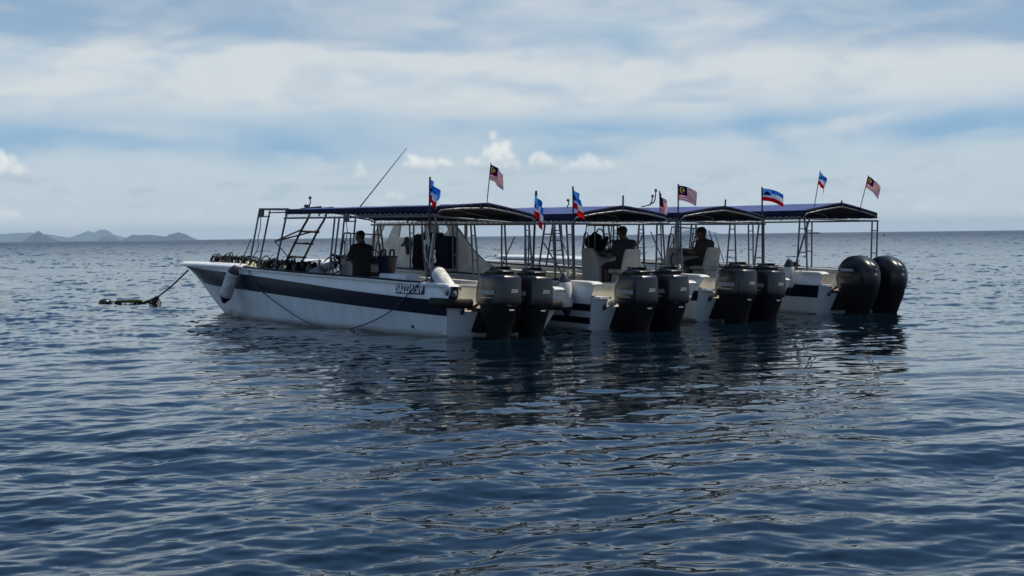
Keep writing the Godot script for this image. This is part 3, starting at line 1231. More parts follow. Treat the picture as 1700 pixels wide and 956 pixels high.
# ---- canopy: a shallow gable roof of canvas on a frame of tubes
func canopy(b: Node3D, c: Dictionary) -> void:
	var x0: float = c.aft
	var x1: float = c.fore
	var eave_p: float = c.eave
	var eave_s: float = c.get("eave_s", c.eave)
	var ridge: float = c.ridge
	var zp: float = -c.zp
	var zs: float = c.zs
	var rise: float = c.get("rise", 0.06)
	var st := begin()
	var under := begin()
	var rows := []
	var low := []
	var n := 28
	for i in n + 1:
		var t := float(i) / n
		var x := lerpf(x0, x1, t)
		var lift := rise * t
		var bay := absf(sin(t * PI * 4.0))           # the cloth sags between its hoops
		var p := PackedVector3Array()
		var q := PackedVector3Array()
		for k in 13:
			var s := k / 12.0 * 2.0 - 1.0
			var e := eave_p if s < 0.0 else eave_s
			var z := absf(s) * (zp if s < 0.0 else zs)
			var y := lerpf(ridge, e, pow(absf(s), 1.12)) + lift - 0.022 * bay * (1.0 - s * s * 0.5) * (0.35 + 0.65 * sin(absf(s) * PI))
			p.append(Vector3(x, y, z))
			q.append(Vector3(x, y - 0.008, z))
		rows.append(p)
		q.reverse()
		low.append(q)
	sheet(st, rows)
	put(b, "canopy", done(st), M.canvas)
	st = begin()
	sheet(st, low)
	put(b, "canopy_shade", done(st), M.under_shade)  # added dark sheet that paints the shade under the roof cloth
	# side flaps with a scalloped lower edge
	for side in [-1.0, 1.0]:
		st = begin()
		rows = []
		var z := zp if side < 0 else zs
		var e := eave_p if side < 0 else eave_s
		for i in 57:
			var t := i / 56.0
			var x := lerpf(x0, x1, t)
			var hang: float = lerpf(c.get("flap_aft", 0.13), c.get("flap_fore", 0.08), t) + 0.008 * absf(sin(t * PI * 14.0))
			var y := e + rise * t
			rows.append(PackedVector3Array([Vector3(x, y + 0.004, z - side * 0.004), Vector3(x, y - hang * 0.5, z + side * 0.012), Vector3(x, y - hang, z + side * 0.004), Vector3(x, y - hang, z - side * 0.004), Vector3(x, y - 0.004, z - side * 0.012)]))
		sheet(st, rows)
		put(b, "side_flap", done(st), M.valance)
		# lower rail and lacing
		var ry: float = e - c.get("rail_drop", 0.15)
		put(b, "side_rail", one_tube([Vector3(x0 - 0.04, ry - 0.01, z), Vector3(x1 + 0.05, ry + rise + c.get("rail_rise", 0.0), z)], 0.019, 7), M.steel)
		var zig := []
		var steps := 64
		for i in steps + 1:
			var t := float(i) / steps
			var hang: float = lerpf(c.get("flap_aft", 0.13), c.get("flap_fore", 0.08), t)
			var y: float = (e + rise * t - hang) if i % 2 == 0 else (ry + (rise + c.get("rail_rise", 0.0)) * t)
			zig.append(Vector3(lerpf(x0, x1, t), y, z))
		st = begin()
		for i in steps:
			tube(st, [zig[i], zig[i + 1]], 0.0055, 4, false)
		put(b, "lacing", done(st), M.lace)
	# gable ends: bound edge of cloth and the hoop under it
	for gx in [x0, x1]:
		var t := 0.0 if gx == x0 else 1.0
		var sgn := -1.0 if gx == x0 else 1.0
		st = begin()
		rows = []
		for k in 13:
			var s := k / 12.0 * 2.0 - 1.0
			var e := eave_p if s < 0.0 else eave_s
			var z := absf(s) * (zp if s < 0.0 else zs)
			var y := lerpf(ridge, e, pow(absf(s), 1.12)) + rise * t
			rows.append(PackedVector3Array([Vector3(gx - sgn * 0.01, y + 0.006, z), Vector3(gx + sgn * 0.012, y, z), Vector3(gx + sgn * 0.01, y - 0.055, z), Vector3(gx - sgn * 0.004, y - 0.055, z), Vector3(gx - sgn * 0.01, y - 0.004, z)]))
		sheet(st, rows)
		put(b, "gable_edge", done(st), M.valance)
		st = begin()
		for k in 11:
			var s := (k + 0.5) / 11.0 * 2.0 - 1.0
			var e := eave_p if s < 0.0 else eave_s
			var z := absf(s) * (zp if s < 0.0 else zs)
			var y := lerpf(ridge, e, pow(absf(s), 1.12)) + rise * t
			tube(st, [Vector3(gx + sgn * 0.012, y + 0.008, z), Vector3(gx + sgn * 0.02, y - 0.03, z + 0.01), Vector3(gx + sgn * 0.012, y - 0.085, z + 0.015)], 0.003, 4)
		put(b, "lashing", done(st), M.lashing).set_meta("kind", "stuff")
		var yp := eave_p + rise * t
		var ys := eave_s + rise * t
		var hoop := [Vector3(gx, yp - 0.11, zp), Vector3(gx, yp - 0.07, zp + 0.05), Vector3(gx, lerpf(yp, ridge, 0.45) - 0.07, zp * 0.55), Vector3(gx, ridge + rise * t - 0.1, -0.06), Vector3(gx, ridge + rise * t - 0.1, 0.06), Vector3(gx, lerpf(ys, ridge, 0.45) - 0.07, zs * 0.55), Vector3(gx, ys - 0.07, zs - 0.05), Vector3(gx, ys - 0.11, zs)]
		put(b, "canopy_hoop", one_tube(hoop, 0.019, 7), M.steel)
		if t == 0.0:
			var ry := eave_p - float(c.get("rail_drop", 0.15)) - 0.012
			var rs := eave_s - float(c.get("rail_drop", 0.15)) - 0.012
			put(b, "tie_bar", one_tube([Vector3(gx + 0.02, ry, zp - 0.03), Vector3(gx + 0.02, rs, zs + 0.03)], 0.017, 7), M.steel)
			put(b, "ridge_post", one_tube([Vector3(gx, ridge - 0.1, 0), Vector3(gx - 0.005, ridge + float(c.get("post", 0.05)), 0.0)], 0.017, 7), M.dark)
	for k in range(1, 4):
		var t := k / 4.0
		var x := lerpf(x0, x1, t)
		put(b, "canopy_hoop", one_tube([Vector3(x, eave_p + rise * t - 0.14, zp), Vector3(x, eave_p + rise * t - 0.03, zp + 0.06), Vector3(x, ridge + rise * t - 0.05, 0), Vector3(x, eave_s + rise * t - 0.03, zs - 0.06), Vector3(x, eave_s + rise * t - 0.14, zs)], 0.016, 6), M.steel)
	put(b, "ridge_pole", one_tube([Vector3(x0, ridge - 0.045, 0), Vector3(x1, ridge + rise - 0.045, 0)], 0.017, 6), M.steel)


func pole(b: Node3D, a: Vector3, e: Vector3, r := 0.019, called := "canopy_pole") -> void:
	put(b, called, one_tube([a, e], r, 8), M.steel)


func ladder_pair(b: Node3D, x: float, side: float, c: Dictionary, lean: float, foot := 0.13, head := 0.07, rungs := 2) -> void:
	# two tubes from the covering board to the eave rail, tied with short rungs
	var zt: float = c.zs if side > 0 else -c.zp
	var e: float = (c.get("eave_s", c.eave) if side > 0 else c.eave) - c.get("rail_drop", 0.15) + c.get("rise", 0.06) * clampf(x / 6.0, 0, 1)
	var zb := side * (pick(BREADTH, x) - 0.1)
	var y := sheer(x) + 0.01
	var a0 := Vector3(x - foot, y, zb)
	var a1 := Vector3(x + lean - head, e, zt)
	var b0 := Vector3(x + foot, y, zb)
	var b1 := Vector3(x + lean + head, e, zt)
	pole(b, a0, a1)
	pole(b, b0, b1)
	for k in rungs:
		var t: float = [0.36, 0.8, 0.58][k]
		pole(b, a0.lerp(a1, t), b0.lerp(b1, t), 0.012, "pole_rung")
	for q in [a0, b0]:
		put(b, "pole_foot", one_box(q + Vector3(0, 0.012, 0), Vector3(0.09, 0.02, 0.07), 0.006), M.dark)


func helm(b: Node3D, x: float, z: float, tall: float, w := 0.7, ring := false) -> void:
	# white console with a tube-framed windscreen and a wheel on its aft face
	var st := begin()
	var prof := [Vector3(x - 0.16, 0.28, z - w / 2), Vector3(x + 0.4, 0.28, z - w / 2), Vector3(x + 0.46, tall - 0.04, z - w / 2), Vector3(x + 0.4, tall, z - w / 2), Vector3(x + 0.12, tall, z - w / 2), Vector3(x - 0.1, tall - 0.22, z - w / 2)]
	slab(st, prof, Vector3(0, 0, w))
	var con := put(b, "console", done(st), M.console)
	put(con, "footwell_shade", one_box(Vector3(x - 0.145, (0.3 + tall - 0.32) * 0.5, z), Vector3(0.06, tall - 0.66, w * 0.84), 0.01), M.dark)  # solid dark box painting the shade of an open console back
	var hy := tall + 0.45
	for s in [-1.0, 1.0]:
		var side := [Vector3(x + 0.02, tall - 0.06, z + s * w * 0.5), Vector3(x + 0.05, hy - 0.09, z + s * w * 0.47), Vector3(x + 0.1, hy, z + s * w * 0.45), Vector3(x + 0.34, hy, z + s * w * 0.45)]
		put(con, "windscreen_frame", one_tube(curve(side, 4), 0.014, 7), M.steel)
		var rail := [Vector3(x + 0.2, tall, z + s * (w * 0.5 + 0.02)), Vector3(x + 0.22, tall + 0.26, z + s * (w * 0.5 + 0.02)), Vector3(x + 0.34, tall + 0.28, z + s * (w * 0.5 + 0.02)), Vector3(x + 0.4, tall - 0.02, z + s * (w * 0.5 + 0.02))]
		put(con, "hand_rail", one_tube(curve(rail, 4), 0.012, 7), M.steel)
	put(con, "windscreen_frame", one_tube([Vector3(x + 0.34, hy, z - w * 0.45), Vector3(x + 0.34, hy, z + w * 0.45)], 0.014, 7), M.steel)
	for s in [-1.0, 1.0]:
		put(con, "windscreen_frame", one_tube([Vector3(x + 0.34, hy, z + s * w * 0.45), Vector3(x + 0.42, tall - 0.02, z + s * w * 0.47)], 0.012, 7), M.steel)
	var pane := begin()
	slab(pane, [Vector3(x + 0.415, tall, z - w * 0.43), Vector3(x + 0.415, tall, z + w * 0.43), Vector3(x + 0.345, hy - 0.02, z + w * 0.41), Vector3(x + 0.345, hy - 0.02, z - w * 0.41)], Vector3(0.004, 0, 0))
	put(con, "windscreen", done(pane), M.glass)
	var dash := begin()
	box(dash, Vector3(x - 0.005, tall - 0.1, z), Vector3(0.05, 0.16, w * 0.8), 0.01, Basis(Vector3.BACK, -0.75))
	for k in 3:
		lathe(dash, [Vector2(0.045, 0.0), Vector2(0.045, 0.03), Vector2(0.0, 0.032)], Transform3D(Basis(Vector3.BACK, 0.8), Vector3(x - 0.03, tall - 0.07, z - 0.2 + 0.18 * k)), 12)
	put(con, "dashboard", done(dash), M.dark)
	var wheel := begin()
	var turn := Transform3D(Basis(Vector3.BACK, 1.0), Vector3(x - 0.2, tall + 0.0, z))
	var ringp := []
	for k in 25:
		ringp.append(turn * Vector3(cos(TAU * k / 24) * 0.18, 0, sin(TAU * k / 24) * 0.18))
	tube(wheel, ringp, 0.014, 6, false)
	for k in 3:
		tube(wheel, [turn * Vector3.ZERO, turn * Vector3(cos(TAU * k / 3) * 0.18, 0, sin(TAU * k / 3) * 0.18)], 0.011, 5)
	tube(wheel, [turn * Vector3(0, 0.02, 0), turn * Vector3(0, -0.16, 0)], 0.02, 6)
	put(con, "steering_wheel", done(wheel), M.dark)
	if ring:
		var o := []
		for k in 21:
			o.append(Vector3(x + 0.2 + cos(TAU * k / 20) * 0.085, tall - 0.26 + sin(TAU * k / 20) * 0.13, z - w / 2 - 0.006))
		var rs := begin()
		tube(rs, o, 0.018, 6, false)
		put(con, "porthole_rim", done(rs), M.dark)


func seat(b: Node3D, x: float, z: float, cushion: float) -> void:
	var st := begin()
	box(st, Vector3(x, (0.28 + cushion) * 0.5 - 0.03, z), Vector3(0.42, cushion - 0.28 - 0.06, 0.4), 0.04)
	var base := put(b, "seat", done(st), M.seat)
	put(base, "seat_cushion", one_box(Vector3(x + 0.03, cushion - 0.01, z), Vector3(0.48, 0.09, 0.44), 0.035), M.seat)
	var rows := []
	var back := begin()
	for i in 9:
		var t := i / 8.0
		var w := lerpf(0.22, 0.2, t) * sqrt(maxf(1.0 - pow(maxf(t - 0.8, 0.0) / 0.22, 2.0) * 0.35, 0.1))
		var y := cushion + 0.02 + t * 0.40
		var cx := x - 0.2 - 0.09 * t
		var th := lerpf(0.06, 0.035, t)
		var p := PackedVector3Array()
		for k in 16:
			var a := TAU * k / 16
			p.append(Vector3(cx + th * cos(a) - 0.05 * pow(sin(a), 2.0) * -1.0, y, z + w * signf(sin(a)) * pow(absf(sin(a)), 0.6)))
		rows.append(p)
	bands(back, rows)
	put(base, "seat_back", done(back), M.seat)


# ---- flags: printed cloth on a thin staff.  kind 0: crescent and star over stripes; kind 1: mountain over blue, white and red
var flag_pic: Array = []


func _flag_pictures() -> void:
	var a := Image.create(168, 84, false, Image.FORMAT_RGB8)
	for y in 84:
		for x in 168:
			var c := Color(0.78, 0.05, 0.09) if int(y / 6.0) % 2 == 0 else Color(0.93, 0.93, 0.93)
			if x < 84 and y < 48:
				c = Color(0.03, 0.05, 0.3)
				var p := Vector2(x - 33, y - 24)
				if p.length() < 17.5 and Vector2(x - 38.5, y - 24).length() > 15.0:
					c = Color(0.98, 0.8, 0.05)
				var s := Vector2(x - 48, y - 24)
				var ang := fposmod(s.angle() + PI / 2, TAU / 14.0) - PI / 14.0
				if s.length() < lerpf(13.0, 5.5, absf(ang) / (PI / 14.0) * -1.0 + 1.0):
					c = Color(0.98, 0.8, 0.05)
			a.set_pixel(x, y, c)
	var b := Image.create(168, 84, false, Image.FORMAT_RGB8)
	for y in 84:
		for x in 168:
			var c := Color(0.10, 0.45, 0.85)
			if y >= 56:
				c = Color(0.82, 0.06, 0.10)
			elif y >= 28:
				c = Color(0.94, 0.94, 0.95)
			if x < 78 and y < 48:
				c = Color(0.38, 0.68, 0.95)
				var top := 30.0 - 17.0 * exp(-pow((x - 40.0) / 9.0, 2.0)) - 7.0 * exp(-pow((x - 27.0) / 5.0, 2.0)) - 9.0 * exp(-pow((x - 53.0) / 6.0, 2.0)) + absf(x - 39.0) * 0.12
				if y > top and y < 42 and x > 14 and x < 65:
					c = Color(0.02, 0.05, 0.28)
			b.set_pixel(x, y, c)
	for im in [a, b]:
		var m := StandardMaterial3D.new()
		m.albedo_texture = ImageTexture.create_from_image(im)
		m.roughness = 0.85
		m.metallic_specular = 0.2
		m.backlight_enabled = true
		m.backlight = Color(0.75, 0.75, 0.75)
		flag_pic.append(m)


func flag(foot: Vector3, top: Vector3, kind: int, wide: float, high: float, fly: Vector3, droop: float, limp: float, label: String, seed_: int, r := 0.009) -> void:
	var o := thing("flag", Transform3D(Basis.IDENTITY, foot), label, "flag", "flags flying from the boats")
	put(o, "flagpole", one_tube([Vector3.ZERO, top - foot], r, 7), M.dark)
	var n := FastNoiseLite.new()
	n.seed = seed_
	n.frequency = 1.0
	var up := (top - foot).normalized()
	var out := (fly - up * fly.dot(up)).normalized()
	var side := up.cross(out)
	var cols := 22
	var rows_n := 14
	var st := begin()
	st.set_smooth_group(0)
	var at := []
	for i in cols + 1:
		var u := float(i) / cols
		var col := []
		for j in rows_n + 1:
			var v := float(j) / rows_n
			var wave := sin(u * 6.5 + v * 1.6 + seed_) * 0.055 * u + n.get_noise_2d(u * 1.8, v * 1.4) * 0.06 * u
			var reach := wide * u * (1.0 - limp * 0.72)
			# limp cloth hangs in folds below its fly edge
			var fall := droop * u * u * wide + limp * wide * u * 0.62 * (0.85 + 0.3 * v)
			var fold := limp * 0.05 * sin(u * 11.0 + seed_ * 1.7 + v * 1.1) * minf(u * 3.0, 1.0)
			var p := top - foot - up * (0.03 + v * high * (1.0 - 0.12 * limp * u)) + out * (reach + fold * 0.5) + Vector3.DOWN * fall + side * (wave + fold)
			col.append(p)
		at.append(col)
	for i in cols:
		for j in rows_n:
			for q in [[0, 0], [1, 0], [1, 1], [0, 0], [1, 1], [0, 1]]:
				st.set_uv(Vector2(float(i + q[0]) / cols, float(j + q[1]) / rows_n))
				st.add_vertex(at[i + q[0]][j + q[1]])
	put(o, "cloth", done(st), flag_pic[kind])


# ---------------------------------------------------------------- living bodies: smooth fields around jointed bones, meshed as surface nets
func nets(st: SurfaceTool, prims: Array, cell: float, k: float, xf := Transform3D.IDENTITY) -> void:
	var lo := Vector3.INF
	var hi := -Vector3.INF
	for p in prims:
		for e in [[p[0], p[2]], [p[1], p[3]]]:
			lo = lo.min(e[0] - Vector3.ONE * e[1])
			hi = hi.max(e[0] + Vector3.ONE * e[1])
	lo -= Vector3.ONE * cell * 3.0
	hi += Vector3.ONE * cell * 3.0
	var nx := int((hi.x - lo.x) / cell) + 1
	var ny := int((hi.y - lo.y) / cell) + 1
	var nz := int((hi.z - lo.z) / cell) + 1
	var f := PackedFloat32Array()
	f.resize(nx * ny * nz)
	f.fill(1.0)
	for p in prims:
		var a: Vector3 = p[0]
		var ab: Vector3 = p[1] - p[0]
		var l2 := maxf(ab.length_squared(), 1e-8)
		var r0: float = p[2]
		var r1: float = p[3]
		var grow := maxf(r0, r1) + k + cell * 2.0
		var c0 := ((a.min(p[1]) - Vector3.ONE * grow - lo) / cell).floor()
		var c1 := ((a.max(p[1]) + Vector3.ONE * grow - lo) / cell).ceil()
		for iz in range(maxi(int(c0.z), 0), mini(int(c1.z) + 1, nz)):
			for iy in range(maxi(int(c0.y), 0), mini(int(c1.y) + 1, ny)):
				for ix in range(maxi(int(c0.x), 0), mini(int(c1.x) + 1, nx)):
					var q := lo + Vector3(ix, iy, iz) * cell - a
					var t := clampf(q.dot(ab) / l2, 0.0, 1.0)
					var d := (q - ab * t).length() - lerpf(r0, r1, t)
					var g := (iz * ny + iy) * nx + ix
					var h := f[g]
					var m := maxf(k - absf(h - d), 0.0) / k
					f[g] = minf(h, d) - m * m * k * 0.25
	var spot := {}
	var sx := 1
	var sy := nx
	var sz := nx * ny
	for iz in nz - 1:
		for iy in ny - 1:
			for ix in nx - 1:
				var g := iz * sz + iy * sy + ix
				var inside := 0
				for c in 8:
					if f[g + (c & 1) * sx + ((c >> 1) & 1) * sy + (c >> 2) * sz] < 0.0:
						inside += 1
				if inside == 0 or inside == 8:
					continue
				var sum := Vector3.ZERO
				var cnt := 0
				for e in NET_EDGES:
					var v0 := f[g + (e[0] & 1) * sx + ((e[0] >> 1) & 1) * sy + (e[0] >> 2) * sz]
					var v1 := f[g + (e[1] & 1) * sx + ((e[1] >> 1) & 1) * sy + (e[1] >> 2) * sz]
					if (v0 < 0.0) != (v1 < 0.0):
						var t := v0 / (v0 - v1)
						sum += Vector3(e[0] & 1, (e[0] >> 1) & 1, e[0] >> 2).lerp(Vector3(e[1] & 1, (e[1] >> 1) & 1, e[1] >> 2), t)
						cnt += 1
				spot[g] = xf * (lo + (Vector3(ix, iy, iz) + sum / cnt) * cell)
	st.set_smooth_group(0)
	for g in spot:
		var ix: int = g % nx
		var iy: int = (g / nx) % ny
		var iz: int = g / sz
		if iy > 0 and iz > 0 and (f[g] < 0.0) != (f[g + sx] < 0.0):
			_net_quad(st, spot, g, g - sy, g - sy - sz, g - sz, f[g] < 0.0)
		if ix > 0 and iz > 0 and (f[g] < 0.0) != (f[g + sy] < 0.0):
			_net_quad(st, spot, g, g - sz, g - sz - sx, g - sx, f[g] < 0.0)
		if ix > 0 and iy > 0 and (f[g] < 0.0) != (f[g + sz] < 0.0):
			_net_quad(st, spot, g, g - sx, g - sx - sy, g - sy, f[g] < 0.0)


const NET_EDGES := [[0, 1], [2, 3], [4, 5], [6, 7], [0, 2], [1, 3], [4, 6], [5, 7], [0, 4], [1, 5], [2, 6], [3, 7]]


func _net_quad(st: SurfaceTool, spot: Dictionary, a: int, b: int, c: int, d: int, flip: bool) -> void:
	if not (spot.has(a) and spot.has(b) and spot.has(c) and spot.has(d)):
		return
	if flip:
		quad(st, spot[a], spot[b], spot[c], spot[d])
	else:
		quad(st, spot[d], spot[c], spot[b], spot[a])


func person(xf: Transform3D, j: Dictionary, shirt: Material, label: String, cap: bool) -> void:
	# j: joints in the person's own axes, x ahead, y up, z to the right
	var o := thing("person", xf, label, "person")
	var body := []
	for s in [-1.0, 1.0]:
		var m := Vector3(1, 1, s)
		var sh: Vector3 = j.shoulder * m
		var el: Vector3 = j["elbow_r" if s > 0 else "elbow_l"] * m
		var ha: Vector3 = j["hand_r" if s > 0 else "hand_l"] * m
		body.append([sh, el, 0.052, 0.042])
		body.append([el, ha, 0.042, 0.029])
		body.append([j.pelvis + Vector3(0, 0, 0.09 * s), j.knee * m, 0.088, 0.06])
		body.append([j.knee * m, j.ankle * m, 0.06, 0.038])
		body.append([j.ankle * m + Vector3(-0.03, -0.03, 0), j.ankle * m + Vector3(0.17, -0.045, 0.02 * s), 0.036, 0.026])
		body.append([j.pelvis + Vector3(0, 0, 0.07 * s), j.chest + Vector3(0, 0, 0.085 * s), 0.105, 0.112])
		body.append([j.chest + Vector3(0, 0.05, 0.08 * s), sh, 0.1, 0.066])
		body.append([j.neck + Vector3(-0.02, -0.03, 0), sh + Vector3(0, 0.01, 0), 0.05, 0.06])
	body.append([j.chest + Vector3(-0.01, 0.12, -0.06), j.chest + Vector3(-0.01, 0.12, 0.06), 0.095, 0.095])
	body.append([j.neck + Vector3(-0.02, -0.06, 0), j.head + Vector3(-0.03, -0.05, 0), 0.056, 0.052])
	var st := begin()
	nets(st, body, 0.018, 0.05)
	# head with face, on a finer grid
	var hx := Transform3D(Basis(Vector3.UP, j.get("turn", 0.0)) * Basis(Vector3.BACK, j.get("nod", 0.0)), j.head)
	var head := [[Vector3(-0.02, 0.03, 0), Vector3(0.02, 0.035, 0), 0.088, 0.078], [Vector3(0.02, -0.03, 0), Vector3(0.055, -0.075, 0), 0.06, 0.036], [Vector3(0.04, 0.0, -0.03), Vector3(0.04, 0.0, 0.03), 0.045, 0.045],
		[Vector3(0.088, 0.015, 0), Vector3(0.108, -0.018, 0), 0.012, 0.016], [Vector3(0.085, -0.05, -0.012), Vector3(0.085, -0.05, 0.012), 0.014, 0.014], [Vector3(0.08, 0.035, -0.03), Vector3(0.08, 0.035, 0.03), 0.018, 0.018],
		[Vector3(-0.005, 0.01, -0.082), Vector3(-0.015, -0.015, -0.08), 0.016, 0.011], [Vector3(-0.005, 0.01, 0.082), Vector3(-0.015, -0.015, 0.08), 0.016, 0.011], [Vector3(-0.03, -0.04, 0), Vector3(-0.04, -0.12, 0), 0.055, 0.055]]
	nets(st, head, 0.008, 0.018, hx)
	# hands: palm, four unequal fingers and a thumb, curled round the wheel or rail
	for s in [-1.0, 1.0]:
		var el: Vector3 = j["elbow_r" if s > 0 else "elbow_l"] * Vector3(1, 1, s)
		var ha: Vector3 = j["hand_r" if s > 0 else "hand_l"] * Vector3(1, 1, s)
		var ahead := (ha - el).normalized()
		var across := ahead.cross(Vector3.UP).normalized()
		var hb := Transform3D(Basis(ahead, across.cross(ahead), across), ha)
		var hand := [[Vector3(0.0, 0, 0), Vector3(0.075, 0, -0.022), 0.024, 0.015], [Vector3(0.0, 0, 0), Vector3(0.075, 0, 0.022), 0.024, 0.015]]
		for q in 4:
			var z := -0.03 + 0.02 * q
			var l: float = [0.032, 0.04, 0.043, 0.036][q]
			var k1 := Vector3(0.078 + l, -0.012, z * 1.05)
			var k2 := k1 + Vector3(l * 0.35, -l * 0.8, 0)
			var k3 := k2 + Vector3(-l * 0.5, -l * 0.55, 0)
			hand.append([Vector3(0.07, 0, z), k1, 0.0095, 0.009])
			hand.append([k1, k2, 0.009, 0.0085])
			hand.append([k2, k3, 0.0085, 0.007])
		hand.append([Vector3(0.02, -0.004, -s * 0.025), Vector3(0.055, -0.02, -s * 0.055), 0.013, 0.011])
		hand.append([Vector3(0.055, -0.02, -s * 0.055), Vector3(0.085, -0.035, -s * 0.05), 0.011, 0.008])
		nets(st, hand, 0.006, 0.008, hb)
	put(o, "body", done(st), M.skin)
	# shirt, shorts, hair
	st = begin()
	var cloth := []
	for s in [-1.0, 1.0]:
		var m := Vector3(1, 1, s)
		var sh: Vector3 = j.shoulder * m
		var el: Vector3 = j["elbow_r" if s > 0 else "elbow_l"] * m
		cloth.append([j.pelvis + Vector3(0, 0.02, 0.07 * s), j.chest + Vector3(0, 0, 0.085 * s), 0.122, 0.126])
		cloth.append([j.chest + Vector3(0, 0.04, 0.07 * s), sh, 0.112, 0.07])
		cloth.append([j.neck + Vector3(-0.02, -0.055, 0), sh + Vector3(0, 0.0, 0), 0.06, 0.06])
		cloth.append([sh, sh.lerp(el, 0.72), 0.068, 0.062])
	cloth.append([j.chest + Vector3(-0.01, 0.12, -0.06), j.chest + Vector3(-0.01, 0.12, 0.06), 0.108, 0.108])
	nets(st, cloth, 0.018, 0.05)
	put(o, "shirt", done(st), shirt)
	st = begin()
	var legs := []
	for s in [-1.0, 1.0]:
		legs.append([j.pelvis + Vector3(0, 0, 0.08 * s), (j.knee * Vector3(1, 1, s) as Vector3), 0.118, 0.078])
	nets(st, legs, 0.018, 0.04)
	put(o, "shorts", done(st), M.shirt)
	st = begin()
	nets(st, [[Vector3(-0.03, 0.05, 0), Vector3(0.015, 0.06, 0), 0.088, 0.078], [Vector3(-0.06, 0.03, -0.02), Vector3(-0.06, -0.03, 0.0), 0.06, 0.045]], 0.009, 0.02, hx)
	put(o, "hair", done(st), M.hair)
	if cap:
		st = begin()
		nets(st, [[Vector3(-0.02, 0.065, 0), Vector3(0.015, 0.07, 0), 0.088, 0.082], [Vector3(0.07, 0.055, -0.03), Vector3(0.125, 0.045, -0.025), 0.016, 0.012], [Vector3(0.07, 0.055, 0.03), Vector3(0.125, 0.045, 0.025), 0.016, 0.012], [Vector3(0.08, 0.055, 0.0), Vector3(0.14, 0.045, 0.0), 0.016, 0.012]], 0.009, 0.02, hx)
		put(o, "cap", done(st), M.shirt)


var B := []                    # the four boats' places


func place(o: Vector3, yaw: float, heel: float) -> Transform3D:
	var y := deg_to_rad(yaw)
	var h := deg_to_rad(heel)
	var fwd := Vector3(-sin(y), 0, -cos(y))
	var right := fwd.cross(Vector3.UP)
	return Transform3D(Basis(fwd, Vector3.UP * cos(h) + right * sin(h), right * cos(h) - Vector3.UP * sin(h)), o)


func on(i: int, p: Vector3, turn := 0.0) -> Transform3D:
	# a spot in boat i, for things that stand in it or hang from it
	var t: Transform3D = B[i]
	return t * Transform3D(Basis(Vector3.UP, turn), p)


func upright(i: int, p: Vector3) -> Vector3:
	var t: Transform3D = B[i]
	return t * p


